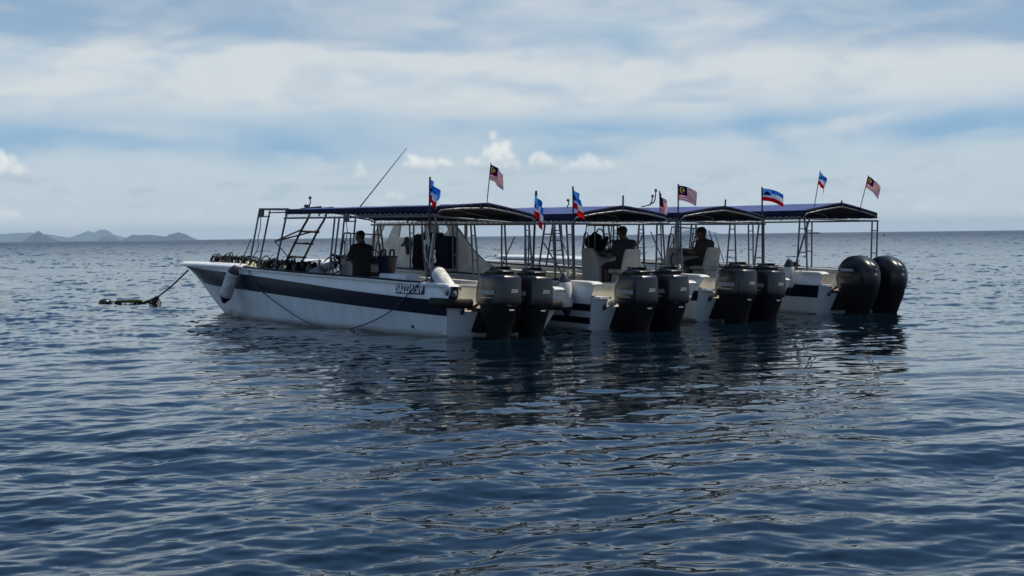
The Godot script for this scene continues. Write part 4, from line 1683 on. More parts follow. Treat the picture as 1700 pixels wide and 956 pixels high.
func _boats() -> void:
	boat_hull = make_hull()
	boat_parts.cap = make_cap()
	boat_parts.liner = make_liner()
	boat_parts.rail = make_rail()
	boat_parts.quarter_p = make_quarter(-1.0)
	boat_parts.quarter_s = make_quarter(1.0)
	boat_parts.bumper_p = make_bumper(-1.0)
	boat_parts.bumper_s = make_bumper(1.0)
	boat_parts.stripe = make_stripe(STRIPE_LOW, STRIPE_TOP)
	motor_meshes()
	_flag_pictures()
	B = [place(Vector3(-0.325, 0, -25.986), 35.2, 3.0), place(Vector3(2.239, 0, -27.534), 34.0, 1.0), place(Vector3(4.457, 0, -29.955), 35.0, 3.0), place(Vector3(7.337, 0, -32.24), 34.0, 1.3)]
	var fleet := "dive boats rafted side by side"
	var b: Node3D

	# --- nearest boat
	var c := {"aft": 0.3, "fore": 6.2, "eave": 2.235, "eave_s": 2.195, "ridge": 2.345, "zp": 1.05, "zs": 1.02, "rise": 0.055, "flap_aft": 0.13, "flap_fore": 0.075, "rail_drop": 0.17, "post": 0.0}
	b = hull(0, "white dive boat nearest the camera with a number plate on its striped side", fleet, false)
	canopy(b, c)
	for x in [0.45, 3.95]:
		ladder_pair(b, x, -1.0, c, 0.02, 0.07, 0.09, 1)
	for x in [0.5, 2.3, 4.1, 5.9]:
		ladder_pair(b, x, 1.0, c, 0.03, 0.1, 0.06, 2)
	_bow_frame(b)
	helm(b, 5.12, 0.3, 1.4, 0.8)
	put(b, "bench", one_box(Vector3(2.05, 0.66, -0.75), Vector3(0.95, 0.76, 0.34), 0.03), M.white)
	put(b, "locker", one_box(Vector3(4.45, 0.63, 0.47), Vector3(0.7, 0.7, 0.6), 0.03), M.cream)
	put(b, "bench", one_box(Vector3(1.75, 0.58, 0.78), Vector3(1.6, 0.6, 0.36), 0.03), M.cream)
	_plate(b)
	motor(b, -0.36, 0.0, false, "nearer outboard motor, charcoal cowling with power figures on its back", 0.0, 0.02)
	motor(b, 0.335, 0.0, false, "farther outboard motor, partly behind its twin", 0.0, -0.01)
	_drain(b, Vector3(1.02, 0.11, 0))
	put(b, "aerial", one_tube(curve([Vector3(3.87, 2.33, -0.6), Vector3(3.0, 2.87, -0.6), Vector3(2.187, 3.377, -0.6)], 4), [0.012, 0.011, 0.011, 0.010, 0.009, 0.008, 0.007, 0.006, 0.005]), M.dark)
	var st := begin()
	tube(st, [Vector3(7.19, 2.36, 0), Vector3(7.17, 2.5, 0)], 0.018, 6)
	lathe(st, [Vector2(0.045, 0), Vector2(0.05, 0.02), Vector2(0.045, 0.05), Vector2(0.02, 0.06)], Transform3D(Basis.IDENTITY, Vector3(7.2, 2.42, -0.06)), 10)
	tube(st, curve([Vector3(7.17, 2.49, 0), Vector3(7.12, 2.53, 0), Vector3(7.15, 2.58, 0.0), Vector3(7.15, 2.63, 0)], 3), 0.014, 6)
	lathe(st, [Vector2(0.03, 0), Vector2(0.035, 0.02), Vector2(0.03, 0.05), Vector2(0.01, 0.06)], Transform3D(Basis.IDENTITY, Vector3(7.15, 2.6, 0)), 10)
	put(b, "masthead_light", done(st), M.dark)

	# --- second boat, with the raised cabin
	c = {"aft": 0.3, "fore": 6.2, "eave": 2.125, "eave_s": 2.15, "ridge": 2.3, "zp": 1.14, "zs": 1.08, "rise": 0.06, "flap_aft": 0.12, "flap_fore": 0.1, "rail_drop": 0.17, "post": 0.19}
	b = hull(1, "white dive boat second from the camera with a windowed cabin and two dark stripes", fleet, true)
	canopy(b, c)
	for x in [0.42, 4.42, 6.2]:
		ladder_pair(b, x, -1.0, c, 0.03, 0.06, 0.09, 2)
	ladder_pair(b, 1.2, -1.0, c, -0.1, 0.3, 0.12, 2)
	ladder_pair(b, 2.6, -1.0, c, 0.05, 0.1, 0.05, 1)
	for q in [[0.95, 1.55, 1.0], [2.9, 2.3, -1.0], [1.7, 2.1, 1.0], [3.3, 3.8, 1.0]]:
		pole(b, Vector3(q[0], 0.96, q[2] * 1.1), Vector3(q[1], 1.72, q[2] * 1.1), 0.012, "stay")
	for x in [0.5, 2.2, 3.9]:
		ladder_pair(b, x, 1.0, c, 0.02, 0.16, 0.08, 2)
	pole(b, Vector3(0.62, 0.92, -1.1), Vector3(1.3, 1.6, -1.12), 0.014)
	_cabin(b)
	helm(b, 1.5, 0.62, 1.5)
	seat(b, 0.86, 0.5, 1.06)
	motor(b, -0.4, 0.06, false, "nearer outboard motor, glossy charcoal cowling with rope ends hanging by its bracket")
	motor(b, 0.335, 0.05, false, "farther outboard motor, standing against the white quarter of the boat behind")
	_wire_bits(b, Vector3(1.79, 2.27, -0.2))

	# --- third boat
	c = {"aft": 0.3, "fore": 6.3, "eave": 2.12, "eave_s": 2.17, "ridge": 2.32, "zp": 1.15, "zs": 1.12, "rise": 0.06, "flap_aft": 0.1, "flap_fore": 0.08, "rail_drop": 0.16, "post": 0.13}
	b = hull(2, "white dive boat third from the camera with a plain white hull and a seated driver", fleet, false)
	canopy(b, c)
	for x in [0.4, 2.4]:
		ladder_pair(b, x, -1.0, c, 0.02, 0.09, 0.06, 2)
	ladder_pair(b, 4.5, -1.0, c, 0.0, 0.34, 0.14, 3)
	ladder_pair(b, 5.6, -1.0, c, 0.04, 0.07, 0.08, 2)
	for q in [[0.75, 1.3, -1.0], [2.05, 1.5, -1.0], [4.9, 5.4, 1.0], [3.6, 3.1, 1.0]]:
		pole(b, Vector3(q[0], 0.96, q[2] * 1.12), Vector3(q[1], 1.75, q[2] * 1.12), 0.012, "stay")
	for x in [0.4, 2.5, 4.3]:
		ladder_pair(b, x, 1.0, c, -0.02, 0.16, 0.07, 2)
	helm(b, 1.86, 0.55, 1.47, 0.7, true)
	seat(b, 1.28, 0.4, 1.06)
	motor(b, -0.49, 0.05, false, "nearer outboard motor, sunlit tan reflections on its bow side")
	motor(b, 0.3, 0.05, false, "farther outboard motor beside the white fender")
	st = begin()
	tube(st, [Vector3(2.95, 2.36, 0), Vector3(2.65, 2.4, 0)], 0.012, 6)
	tube(st, curve([Vector3(2.68, 2.4, 0), Vector3(2.62, 2.46, 0), Vector3(2.6, 2.56, 0), Vector3(2.59, 2.6, 0)], 3), 0.014, 6)
	lathe(st, [Vector2(0.03, 0), Vector2(0.03, 0.05), Vector2(0.01, 0.06)], Transform3D(Basis.IDENTITY, Vector3(2.59, 2.56, 0)), 8)
	tube(st, curve([Vector3(2.65, 2.42, 0), Vector3(2.55, 2.45, 0), Vector3(2.5, 2.54, 0), Vector3(2.49, 2.7, 0)], 3), 0.014, 6)
	lathe(st, [Vector2(0.03, 0), Vector2(0.03, 0.05), Vector2(0.01, 0.06)], Transform3D(Basis.IDENTITY, Vector3(2.49, 2.68, 0)), 8)
	put(b, "masthead_light", done(st), M.dark)

	# --- farthest boat
	c = {"aft": 0.22, "fore": 6.2, "eave": 2.205, "eave_s": 2.2, "ridge": 2.4, "zp": 1.12, "zs": 1.13, "rise": 0.02, "flap_aft": 0.12, "flap_fore": 0.1, "rail_drop": 0.17, "post": 0.05}
	b = hull(3, "white dive boat farthest from the camera with a wide dark band and round black motors", fleet, false)
	canopy(b, c)
	for x in [0.3, 2.5, 4.4, 5.8]:
		ladder_pair(b, x, -1.0, c, 0.0, 0.16, 0.07, 2)
	for q in [[2.9, 3.3, -1.0], [4.0, 3.6, -1.0], [5.2, 5.6, 1.0]]:
		pole(b, Vector3(q[0], 0.96, q[2] * 1.12), Vector3(q[1], 1.8, q[2] * 1.12), 0.012, "stay")
	for x in [0.28, 2.3, 4.3]:
		ladder_pair(b, x, 1.0, c, 0.0, 0.08, 0.08, 2)
	pole(b, Vector3(0.55, 0.92, -1.1), Vector3(0.1, 2.02, -1.1))
	motor(b, -0.42, 0.0, true, "nearer round-backed black outboard motor", 0.0, 0.06)
	motor(b, 0.42, 0.0, true, "farther round-backed black outboard motor, last on the right", 0.0, 0.06)

	_things()
	_crew()
	_far_things()


func hull(i: int, label: String, group: String, two_stripes: bool) -> Node3D:
	var b := thing("dive_boat", B[i], label, "boat", group)
	put(b, "hull", boat_hull, M.hull)
	put(b, "gunwale", boat_parts.cap, M.white)
	put(b, "deck", boat_parts.liner, M.cream)
	put(b, "rub_rail", boat_parts.rail, M.rubber)
	for s in ["p", "s"]:
		put(b, "quarter_platform", boat_parts["quarter_" + s], M.white)
		if i == 0:
			put(b, "quarter_bumper", boat_parts["bumper_" + s], M.rubber)
	if two_stripes:
		put(b, "side_stripe", make_stripe([[-0.4, 0.34], [13.83, 0.75]], [[-0.4, 0.47], [13.83, 0.9]]), M.navy)
		put(b, "side_stripe", make_stripe([[-0.4, 0.1], [13.83, 0.5]], [[-0.4, 0.22], [13.83, 0.62]]), M.navy)
	elif i == 2:
		put(b, "side_stripe", make_stripe([[-0.4, 0.36], [13.83, 0.75]], [[-0.4, 0.56], [13.83, 0.92]]), M.navy)
	else:
		put(b, "side_stripe", boat_parts.stripe, M.navy)
	# towing eyes on the transom
	for z in [-0.86, 0.86]:
		var x := stern_x(0.43)
		var p := []
		for q in [[0.0, 0.47, 0.0], [-0.05, 0.465, 0.0], [-0.062, 0.43, 0.004], [-0.05, 0.39, 0.012], [0.0, 0.385, 0.012]]:
			p.append(Vector3(x + q[0], q[1], z + q[2]))
		var eye := begin()
		tube(eye, curve(p, 3), 0.011, 6)
		box(eye, Vector3(x - 0.0, 0.43, z + 0.006), Vector3(0.014, 0.13, 0.05), 0.004)
		put(b, "towing_eye", done(eye), M.dark)
	# cleats
	for q in [[0.35, -1.1], [0.35, 1.1], [7.5, -1.14], [7.5, 1.14]]:
		var y: float = sheer(q[0]) + 0.02
		var st := begin()
		tube(st, [Vector3(q[0] - 0.1, y + 0.05, q[1]), Vector3(q[0] + 0.1, y + 0.05, q[1])], 0.012, 6)
		box(st, Vector3(q[0], y + 0.02, q[1]), Vector3(0.07, 0.05, 0.03), 0.006)
		put(b, "cleat", done(st), M.steel)
	return b


func _drain(b: Node3D, at: Vector3) -> void:
	var s := on_hull(at.x, at.y, -1.0, 0.004)
	var ring := []
	for k in 17:
		ring.append(s + Vector3(cos(TAU * k / 16) * 0.05, sin(TAU * k / 16) * 0.055, -0.004))
	var st := begin()
	tube(st, ring, 0.006, 5, false)
	var o := put(b, "drain_rim", done(st), M.white)
	var plug := begin()
	lathe(plug, [Vector2(0.028, 0.0), Vector2(0.028, 0.02), Vector2(0.0, 0.022)], Transform3D(Basis(Vector3.RIGHT, -PI / 2), s), 12)
	put(o, "drain_hole", done(plug), M.black)


func _plate(b: Node3D) -> void:
	# registration plate on the port side
	var a := on_hull(1.46, 0.775, -1.0, 0.012)
	var e := on_hull(0.54, 0.775, -1.0, 0.012)
	var right := (e - a).normalized()
	var up := (on_hull(1.0, 0.86, -1.0, 0.012) - on_hull(1.0, 0.70, -1.0, 0.012)).normalized()
	var out := right.cross(up).normalized()
	up = out.cross(right)
	var at := Transform3D(Basis(right, up, out), (a + e) * 0.5)
	var p := put(b, "number_plate", one_box(Vector3.ZERO, Vector3(0.93, 0.18, 0.012), 0.004), M.navy, at)
	var m := word("SA2224/5/P", 0.15, 0.004)
	var w := m.get_aabb().size.x
	put(p, "lettering", m, M.plate_letters, Transform3D(Basis.IDENTITY.scaled(Vector3(0.87 / w, 1.0, 1)), Vector3(0, 0, 0.0085)))


func _bow_frame(b: Node3D) -> void:
	# open frame ahead of the canopy
	for s in [-1.0, 1.0]:
		pole(b, Vector3(7.76, 1.1, s * 1.1), Vector3(7.47, 2.31, s * 1.03), 0.02)
		pole(b, Vector3(7.25, 1.08, s * 1.12), Vector3(6.97, 2.29, s * 1.03), 0.02)
		pole(b, Vector3(6.42, 1.05, s * 1.14), Vector3(6.13, 2.28, s * 1.04), 0.022)
		pole(b, Vector3(6.1, 2.31, s * 1.03), Vector3(7.5, 2.34, s * 1.02), 0.017, "frame_rail")
		pole(b, Vector3(6.1, 2.24, s * 1.04), Vector3(7.0, 2.25, s * 1.03), 0.014, "frame_rail")
		pole(b, Vector3(6.95, 2.17, s * 1.04), Vector3(7.52, 2.17, s * 1.04), 0.014, "frame_rail")
		var bend := [Vector3(7.4, 2.2, s * 1.03), Vector3(7.36, 1.95, s * 1.05), Vector3(7.44, 1.72, s * 1.06), Vector3(7.38, 1.55, s * 1.07), Vector3(7.55, 1.35, s * 1.08), Vector3(7.7, 1.25, s * 1.09)]
		put(b, "grab_rail", one_tube(curve(bend, 4), 0.011, 6), M.steel)
		put(b, "corner_plate", one_box(Vector3(7.38, 2.25, s * 1.03), Vector3(0.24, 0.14, 0.03), 0.006), M.dark)
	for x in [6.97, 7.47]:
		pole(b, Vector3(x, 2.33, -1.02), Vector3(x, 2.37, 0), 0.017, "frame_rail")
		pole(b, Vector3(x, 2.37, 0), Vector3(x, 2.33, 1.02), 0.017, "frame_rail")
	pole(b, Vector3(6.1, 2.4, 0), Vector3(7.47, 2.37, 0), 0.017, "frame_rail")
	var st := begin()
	tube(st, curve([Vector3(7.0, 2.36, -0.3), Vector3(6.7, 2.39, -0.25), Vector3(6.5, 2.375, -0.32), Vector3(6.25, 2.4, -0.2)], 5), 0.022, 6)
	put(b, "rolled_line", done(st), M.dark)
	pole(b, Vector3(7.75, 1.7, -1.07), Vector3(8.15, 1.1, -1.14), 0.011, "stay")


func _cabin(b: Node3D) -> void:
	# raised cabin of the second boat: side walls with sloping posts and windows, a swept wing running aft
	for s in [-1.0, 1.0]:
		var z: float = s * 0.97
		var push := Vector3(0, 0, -s * 0.05)
		var y0 := 0.98
		var y1 := 2.04
		var ys := 1.73
		var st := begin()
		# swept wing, its edge a hollow curve
		var wing := [Vector3(4.72, y0, z), Vector3(3.0, y0 + 0.06, z), Vector3(3.26, y0 + 0.13, z), Vector3(3.65, y0 + 0.27, z), Vector3(4.02, y0 + 0.47, z), Vector3(4.35, y0 + 0.71, z), Vector3(4.6, y0 + 0.9, z), Vector3(4.88, y1, z), Vector3(5.12, y1, z), Vector3(4.9, ys, z), Vector3(4.86, 1.55, z)]
		if s < 0.0:
			slab(st, wing, push)
		# low wall
		if s > 0.0:
			slab(st, [Vector3(7.6, y0 - 0.1, z), Vector3(7.6, ys - 0.05, z), Vector3(8.75, ys - 0.28, z * 0.97), Vector3(9.1, y0 + 0.02, z * 0.96), Vector3(9.1, y0 - 0.1, z * 0.96)], push)
			slab(st, [Vector3(8.2, ys - 0.2, z), Vector3(7.78, y1, z), Vector3(7.98, y1, z), Vector3(8.75, ys - 0.28, z)], push)
			put(b, "cabin_side", done(st), M.cream)
			continue
		slab(st, [Vector3(4.7, y0 - 0.1, z), Vector3(4.84, 1.6, z), Vector3(4.9, ys, z), Vector3(6.0, ys, z), Vector3(7.3, ys, z), Vector3(8.75, ys - 0.28, z * 0.97), Vector3(9.1, y0 + 0.02, z * 0.96), Vector3(9.1, y0 - 0.1, z * 0.96)], push)
		# posts
		slab(st, [Vector3(5.4, ys, z), Vector3(5.5, y1, z), Vector3(5.86, y1, z), Vector3(6.04, ys + 0.08, z), Vector3(6.1, ys, z)], push)
		slab(st, [Vector3(7.2, ys, z), Vector3(7.13, ys + 0.02, z), Vector3(7.04, y1, z), Vector3(7.3, y1, z), Vector3(7.62, ys - 0.05, z)], push)
		slab(st, [Vector3(8.2, ys - 0.2, z), Vector3(7.78, y1, z), Vector3(7.98, y1, z), Vector3(8.75, ys - 0.28, z)], push)
		var w := put(b, "cabin_side", done(st), M.cream)
		var pane := begin()
		slab(pane, [Vector3(6.06, ys, z - s * 0.02), Vector3(7.14, ys, z - s * 0.02), Vector3(7.05, y1, z - s * 0.02), Vector3(5.86, y1, z - s * 0.02)], Vector3(0, 0, -s * 0.006))
		put(w, "window", done(pane), M.glass)
		pane = begin()
		slab(pane, [Vector3(4.92, ys, z - s * 0.02), Vector3(5.4, ys, z - s * 0.02), Vector3(5.5, y1, z - s * 0.02), Vector3(5.12, y1, z - s * 0.02)], Vector3(0, 0, -s * 0.006))
		put(w, "window", done(pane), M.glass)
		pane = begin()
		slab(pane, [Vector3(7.62, ys - 0.05, z - s * 0.02), Vector3(8.2, ys - 0.2, z - s * 0.02), Vector3(7.78, y1, z - s * 0.02), Vector3(7.3, y1, z - s * 0.02)], Vector3(0, 0, -s * 0.006))
		put(w, "window", done(pane), M.glass)
	var st2 := begin()
	box(st2, Vector3(6.45, 2.06, 0), Vector3(3.3, 0.05, 2.0), 0.02)
	put(b, "cabin_roof", done(st2), M.white)
	st2 = begin()
	slab(st2, [Vector3(9.1, 0.9, -0.92), Vector3(9.1, 0.9, 0.92), Vector3(8.75, 1.45, 0.93), Vector3(8.75, 1.45, -0.93)], Vector3(0.05, 0.0, 0))
	put(b, "cabin_front", done(st2), M.cream)
	st2 = begin()
	slab(st2, [Vector3(8.76, 1.46, -0.9), Vector3(8.76, 1.46, 0.9), Vector3(8.0, 2.03, 0.9), Vector3(8.0, 2.03, -0.9)], Vector3(0.006, 0.004, 0))
	put(b, "windscreen", done(st2), M.glass)
	# aft doorway frame
	st2 = begin()
	box(st2, Vector3(4.85, 1.5, -0.62), Vector3(0.06, 1.05, 0.06), 0.01)
	put(b, "door_frame", done(st2), M.cream)


func _wire_bits(b: Node3D, p: Vector3) -> void:
	var st := begin()
	tube(st, curve([p, p + Vector3(0, 0.05, 0), p + Vector3(-0.04, 0.09, 0), p + Vector3(-0.02, 0.17, 0)], 3), 0.012, 6)
	lathe(st, [Vector2(0.03, 0), Vector2(0.03, 0.04), Vector2(0.01, 0.05)], Transform3D(Basis.IDENTITY, p + Vector3(-0.02, 0.14, 0)), 8)
	put(b, "masthead_light", done(st), M.dark)


# ---------------------------------------------------------------- loose things in and on the boats
func fender(i: int, top: Vector3, low: Vector3, r: float, hang: Vector3, label: String, both := true) -> void:
	var t: Transform3D = B[i]
	var a := t * top
	var e := t * low
	var up := (a - e).normalized()
	var side := up.cross(Vector3(0.3, 0.1, 1)).normalized()
	var l := (a - e).length()
	var o := thing("fender", Transform3D(Basis(side, up, side.cross(up)), e), label, "fender", "fenders hung on the boats")
	var st := begin()
	lathe(st, [Vector2(r * 0.9, 0.0), Vector2(r, 0.03), Vector2(r * 1.01, l * 0.5), Vector2(r, l - 0.03), Vector2(r * 0.9, l)], Transform3D.IDENTITY, 20)
	put(o, "body", done(st), M.fender)
	var cone := [Vector2(r * 0.92, 0.0), Vector2(r * 0.88, 0.03), Vector2(r * 0.45, 0.13), Vector2(r * 0.22, 0.17), Vector2(0.0, 0.172)]
	st = begin()
	lathe(st, cone, Transform3D(Basis(Vector3.RIGHT, PI), Vector3(0, 0.004, 0)), 18)
	put(o, "end_cap", done(st), M.fender_end)
	if both:
		st = begin()
		lathe(st, cone, Transform3D(Basis.IDENTITY, Vector3(0, l - 0.004, 0)), 18)
		put(o, "end_cap", done(st), M.fender_end)
	var inv := o.transform.affine_inverse()
	put(o, "lanyard", one_tube(curve([Vector3(0, l + 0.12, 0), inv * (t * ((top + hang) * 0.5 + Vector3(0, 0.02, 0))), inv * (t * hang)], 4), 0.01, 6), M.rope)


var set_kinds := []


func scuba_set(at: Transform3D, kind: int, label: String, group: String) -> void:
	# kind 0: tank with vest and hoses; 1: bare tank with regulator; 2: tank with a yellowish shoulder
	var o := thing("scuba_tank", at, label, "scuba tank", group)
	var r := 0.092
	var l := 0.56
	var st := begin()
	lathe(st, [Vector2(r * 0.8, 0), Vector2(r, 0.03), Vector2(r, l), Vector2(r * 0.86, l + 0.05), Vector2(r * 0.5, l + 0.09), Vector2(0.028, l + 0.105), Vector2(0.028, l + 0.125)], Transform3D.IDENTITY, 16)
	put(o, "cylinder", done(st), M.tank_yellow if kind == 2 else M.tank)
	st = begin()
	box(st, Vector3(0, l + 0.15, 0), Vector3(0.05, 0.06, 0.05), 0.01)
	tube(st, [Vector3(-0.08, l + 0.155, 0), Vector3(0.09, l + 0.155, 0)], 0.018, 6)
	lathe(st, [Vector2(0.03, 0), Vector2(0.034, 0.03), Vector2(0.02, 0.045)], Transform3D(Basis(Vector3.FORWARD, PI / 2), Vector3(0.09, l + 0.155, 0)), 8)
	put(o, "valve", done(st), M.dark)
	st = begin()
	var w := rng.randf_range(0.75, 1.25)
	tube(st, curve([Vector3(0.02, l + 0.16, 0.03), Vector3(0.08 * w, l + 0.17 * w, 0.06), Vector3(0.17 * w, l + 0.13, 0.09), Vector3(0.2, l - 0.02, 0.08), Vector3(0.15, l - 0.2, 0.06)], 5), 0.013, 6)
	tube(st, curve([Vector3(-0.02, l + 0.16, -0.03), Vector3(-0.12, l + 0.22 * w, -0.1), Vector3(-0.2, l + 0.1, -0.14), Vector3(-0.16, l - 0.15, -0.12)], 5), 0.012, 6)
	lathe(st, [Vector2(0.03, 0), Vector2(0.042, 0.02), Vector2(0.036, 0.05), Vector2(0.0, 0.055)], Transform3D(Basis(Vector3.FORWARD, 1.2), Vector3(-0.17, l - 0.16, -0.12)), 10)
	for e in 3:
		var pts := [Vector3(0.0, l + 0.15, 0.0)]
		for f in 4:
			pts.append(Vector3(rng.randf_range(-0.22, 0.22), l + rng.randf_range(-0.14, 0.18), rng.randf_range(-0.2, 0.2)))
		tube(st, curve(pts, 4), 0.011, 5)
	put(o, "hose", done(st), M.hose)
	if kind == 0:
		st = begin()
		nets(st, [[Vector3(-0.1, 0.12, -0.1), Vector3(-0.09, 0.5, -0.09), 0.075, 0.07], [Vector3(-0.1, 0.12, 0.1), Vector3(-0.09, 0.5, 0.09), 0.075, 0.07], [Vector3(-0.1, 0.5, -0.09), Vector3(-0.03, 0.68, -0.1), 0.06, 0.045], [Vector3(-0.1, 0.5, 0.09), Vector3(-0.03, 0.68, 0.1), 0.06, 0.045], [Vector3(-0.06, 0.2, -0.14), Vector3(0.05, 0.2, -0.13), 0.05, 0.035], [Vector3(-0.06, 0.2, 0.14), Vector3(0.05, 0.2, 0.13), 0.05, 0.035]], 0.02, 0.04)
		put(o, "buoyancy_vest", done(st), M.neoprene)


func _things() -> void:
	# scuba sets in the bow of the nearest boat
	var ord := ["first", "second", "third", "fourth", "fifth", "sixth", "seventh", "eighth", "ninth", "tenth", "eleventh"]
	var k := 0
	for q in [[10.95, -0.28, 0], [10.7, -0.52, 0], [10.45, -0.3, 0], [10.25, -0.6, 1], [10.0, -0.42, 0], [9.7, -0.66, 1], [9.45, -0.4, 0], [9.15, -0.66, 0]]:
		var label: String = "%s scuba tank from the bow in the forward cluster, %s" % [ord[k], "black vest on" if q[2] == 0 else "bare cylinder"]
		scuba_set(on(0, Vector3(q[0], 0.6, q[1]), rng.randf_range(-3.0, 3.0)) * Transform3D(Basis(Vector3.BACK, rng.randf_range(-0.38, 0.38)), Vector3.ZERO), q[2], label, "scuba tanks standing in the bow")
		k += 1
	k = 0
	for q in [[8.55, -0.7, 1], [8.3, -0.4, 0], [8.0, -0.72, 0], [7.75, -0.42, 0], [7.45, -0.74, 0], [7.15, -0.45, 1], [6.9, -0.75, 0], [6.6, -0.46, 1], [6.35, -0.78, 0], [6.05, -0.5, 0]]:
		var label: String = "%s scuba tank from the bow in the cluster between front poles, %s" % [ord[k], "black vest on" if q[2] == 0 else "bare cylinder"]
		scuba_set(on(0, Vector3(q[0], 0.52 if q[0] < 8.2 else 0.56, q[1]), rng.randf_range(-3.0, 3.0)) * Transform3D(Basis(Vector3.BACK, rng.randf_range(-0.36, 0.36)), Vector3.ZERO), q[2], label, "scuba tanks standing in the bow")
		k += 1
	scuba_set(on(0, Vector3(5.85, 0.98, -0.62), 0.6) * Transform3D(Basis(Vector3.BACK, 1.2), Vector3.ZERO), 2, "yellowish scuba tank lying tilted at the aft end of the tanks", "scuba tanks standing in the bow")
	# pale drum with a valve by the forward pole
	var o := thing("gas_drum", on(0, Vector3(5.25, 0.62, -0.72)), "short cream drum with a small black valve, just ahead of the middle pole", "drum")
	var st := begin()
	lathe(st, [Vector2(0.1, 0.0), Vector2(0.125, 0.03), Vector2(0.125, 0.42), Vector2(0.1, 0.49), Vector2(0.04, 0.52), Vector2(0.03, 0.54)], Transform3D.IDENTITY, 18)
	put(o, "drum", done(st), M.tank)
	st = begin()
	tube(st, [Vector3(0, 0.53, 0), Vector3(0, 0.66, 0)], 0.016, 6)
	tube(st, [Vector3(-0.06, 0.63, 0), Vector3(0.06, 0.65, 0)], 0.014, 6)
	put(o, "valve", done(st), M.dark)
	# dark blue tub on the locker behind the driver
	o = thing("tub", on(0, Vector3(4.5, 0.985, 0.42)), "dark blue plastic tub with black handles beside the driver of the nearest boat", "tub")
	st = begin()
	lathe(st, [Vector2(0.15, 0.0), Vector2(0.165, 0.02), Vector2(0.2, 0.38), Vector2(0.215, 0.39), Vector2(0.215, 0.42), Vector2(0.195, 0.42), Vector2(0.16, 0.04), Vector2(0.0, 0.035)], Transform3D.IDENTITY, 24)
	put(o, "bucket", done(st), M.tub)
	for z in [-0.1, 0.1]:
		put(o, "handle", one_tube(curve([Vector3(0.08, 0.4, z), Vector3(0.07, 0.52, z), Vector3(-0.07, 0.53, z), Vector3(-0.08, 0.4, z)], 4), 0.02, 7), M.black)
	# stowed boarding ladder under the front of the canopy
	o = thing("boarding_ladder", B[0], "black boarding ladder leaning under the front of the nearest canopy", "ladder")
	for z in [-0.6, -0.22]:
		put(o, "side_rail", one_tube(curve([Vector3(5.98, 2.24, z), Vector3(6.06, 2.13, z), Vector3(6.35, 1.88, z), Vector3(6.9, 1.34, z), Vector3(7.2, 1.05, z)], 4), 0.024, 7), M.dark)
	for t in [0.3, 0.62, 1.0]:
		var p := Vector3(lerpf(6.1, 6.9, t), lerpf(2.1, 1.34, t), 0)
		put(o, "step", one_box(p + Vector3(0, 0, -0.41), Vector3(0.05, 0.05, 0.46), 0.012), M.dark)
	for z in [-0.6, -0.22]:
		put(o, "arm", one_tube([Vector3(6.3, 1.91, z), Vector3(7.78, 1.67, -0.5)], 0.018, 6), M.dark)
	put(o, "brace", one_tube([Vector3(7.72, 1.66, -0.52), Vector3(6.95, 1.33, -0.58)], 0.013, 6), M.dark)
	# fenders
	fender(0, Vector3(0.24, 1.075, -1.06), Vector3(-0.3, 0.735, -1.1), 0.128, Vector3(0.5, 1.0, -1.1), "white cylinder fender lying across the stern corner of the nearest boat", true)
	fender(0, Vector3(7.93, 0.97, -1.38), Vector3(8.2, 0.45, -1.42), 0.138, Vector3(7.65, 1.15, -1.14), "grey-white fender with dark ends hanging on the bow side of the nearest boat")
	fender(3, Vector3(0.36, 1.0, -1.44), Vector3(0.41, 0.55, -1.4), 0.118, Vector3(0.35, 1.13, -1.12), "white fender hanging between the third and the farthest boat")
	fender(1, Vector3(0.2, 0.88, -1.42), Vector3(0.2, 0.42, -1.38), 0.12, Vector3(0.35, 1.0, -1.12), "pale fender squeezed between the nearest and the second boat")
	# lines
	var rope_group := "ropes on the boats"
	var p1 := []
	for q in [[7.45, 1.1, -1.16], [7.4, 1.02, -1.24], [7.3, 0.9, -1.28], [6.63, 0.55, -1.27], [4.7, 0.03, -1.25], [3.2, -0.05, -1.24], [1.66, 0.3, -1.24], [0.7, 0.78, -1.27], [0.45, 0.93, -1.2], [0.36, 0.94, -1.1]]:
		p1.append(B[0] * Vector3(q[0], q[1], q[2]))
	tag(put(self, "rope", one_tube(curve(p1, 7), 0.011, 6), M.rope), "dark slack rope drooping along the side of the nearest boat to the water", "rope", rope_group)
	p1 = [B[0] * Vector3(7.5, 1.13, -1.12), B[0] * Vector3(7.46, 1.1, -1.22), B[0] * Vector3(7.4, 1.02, -1.27), B[0] * Vector3(7.34, 0.93, -1.29)]
	var knot := begin()
	tube(knot, curve(p1, 4), 0.012, 6)
	nets(knot, [[B[0] * Vector3(7.48, 1.12, -1.16), B[0] * Vector3(7.42, 1.08, -1.2), 0.032, 0.024], [B[0] * Vector3(7.5, 1.16, -1.14), B[0] * Vector3(7.52, 1.2, -1.12), 0.025, 0.015]], 0.012, 0.02)
	tag(put(self, "rope_knot", done(knot), M.yellow), "yellow knotted rope end on the gunwale beside the hanging bow fender", "rope")
	# coils and loose ends lashed to poles
	_tangle(0, Vector3(0.5, 1.55, -1.1), 0.28, "pale rope looped round the stern pole of the nearest boat", M.pale_rope, true)
	_tangle(1, Vector3(0.45, 1.02, -1.1), 0.16, "bundle of rope on the stern corner of the second boat", M.pale_rope, false)
	_tangle(2, Vector3(0.45, 1.0, -1.1), 0.15, "bundle of pale rope on the stern corner of the third boat", M.pale_rope, false)
	_tangle(3, Vector3(0.55, 1.02, -1.1), 0.16, "dark rope heaped on the stern corner of the farthest boat", M.rope, false)
	_tangle(1, Vector3(-0.15, 0.48, -0.62), 0.1, "frayed rope ends beside the nearer motor of the second boat", M.pale_rope, false)
	_tangle(0, Vector3(-0.12, 0.5, -0.62), 0.11, "frayed dark rope ends beside the nearer motor of the nearest boat", M.rope, false)
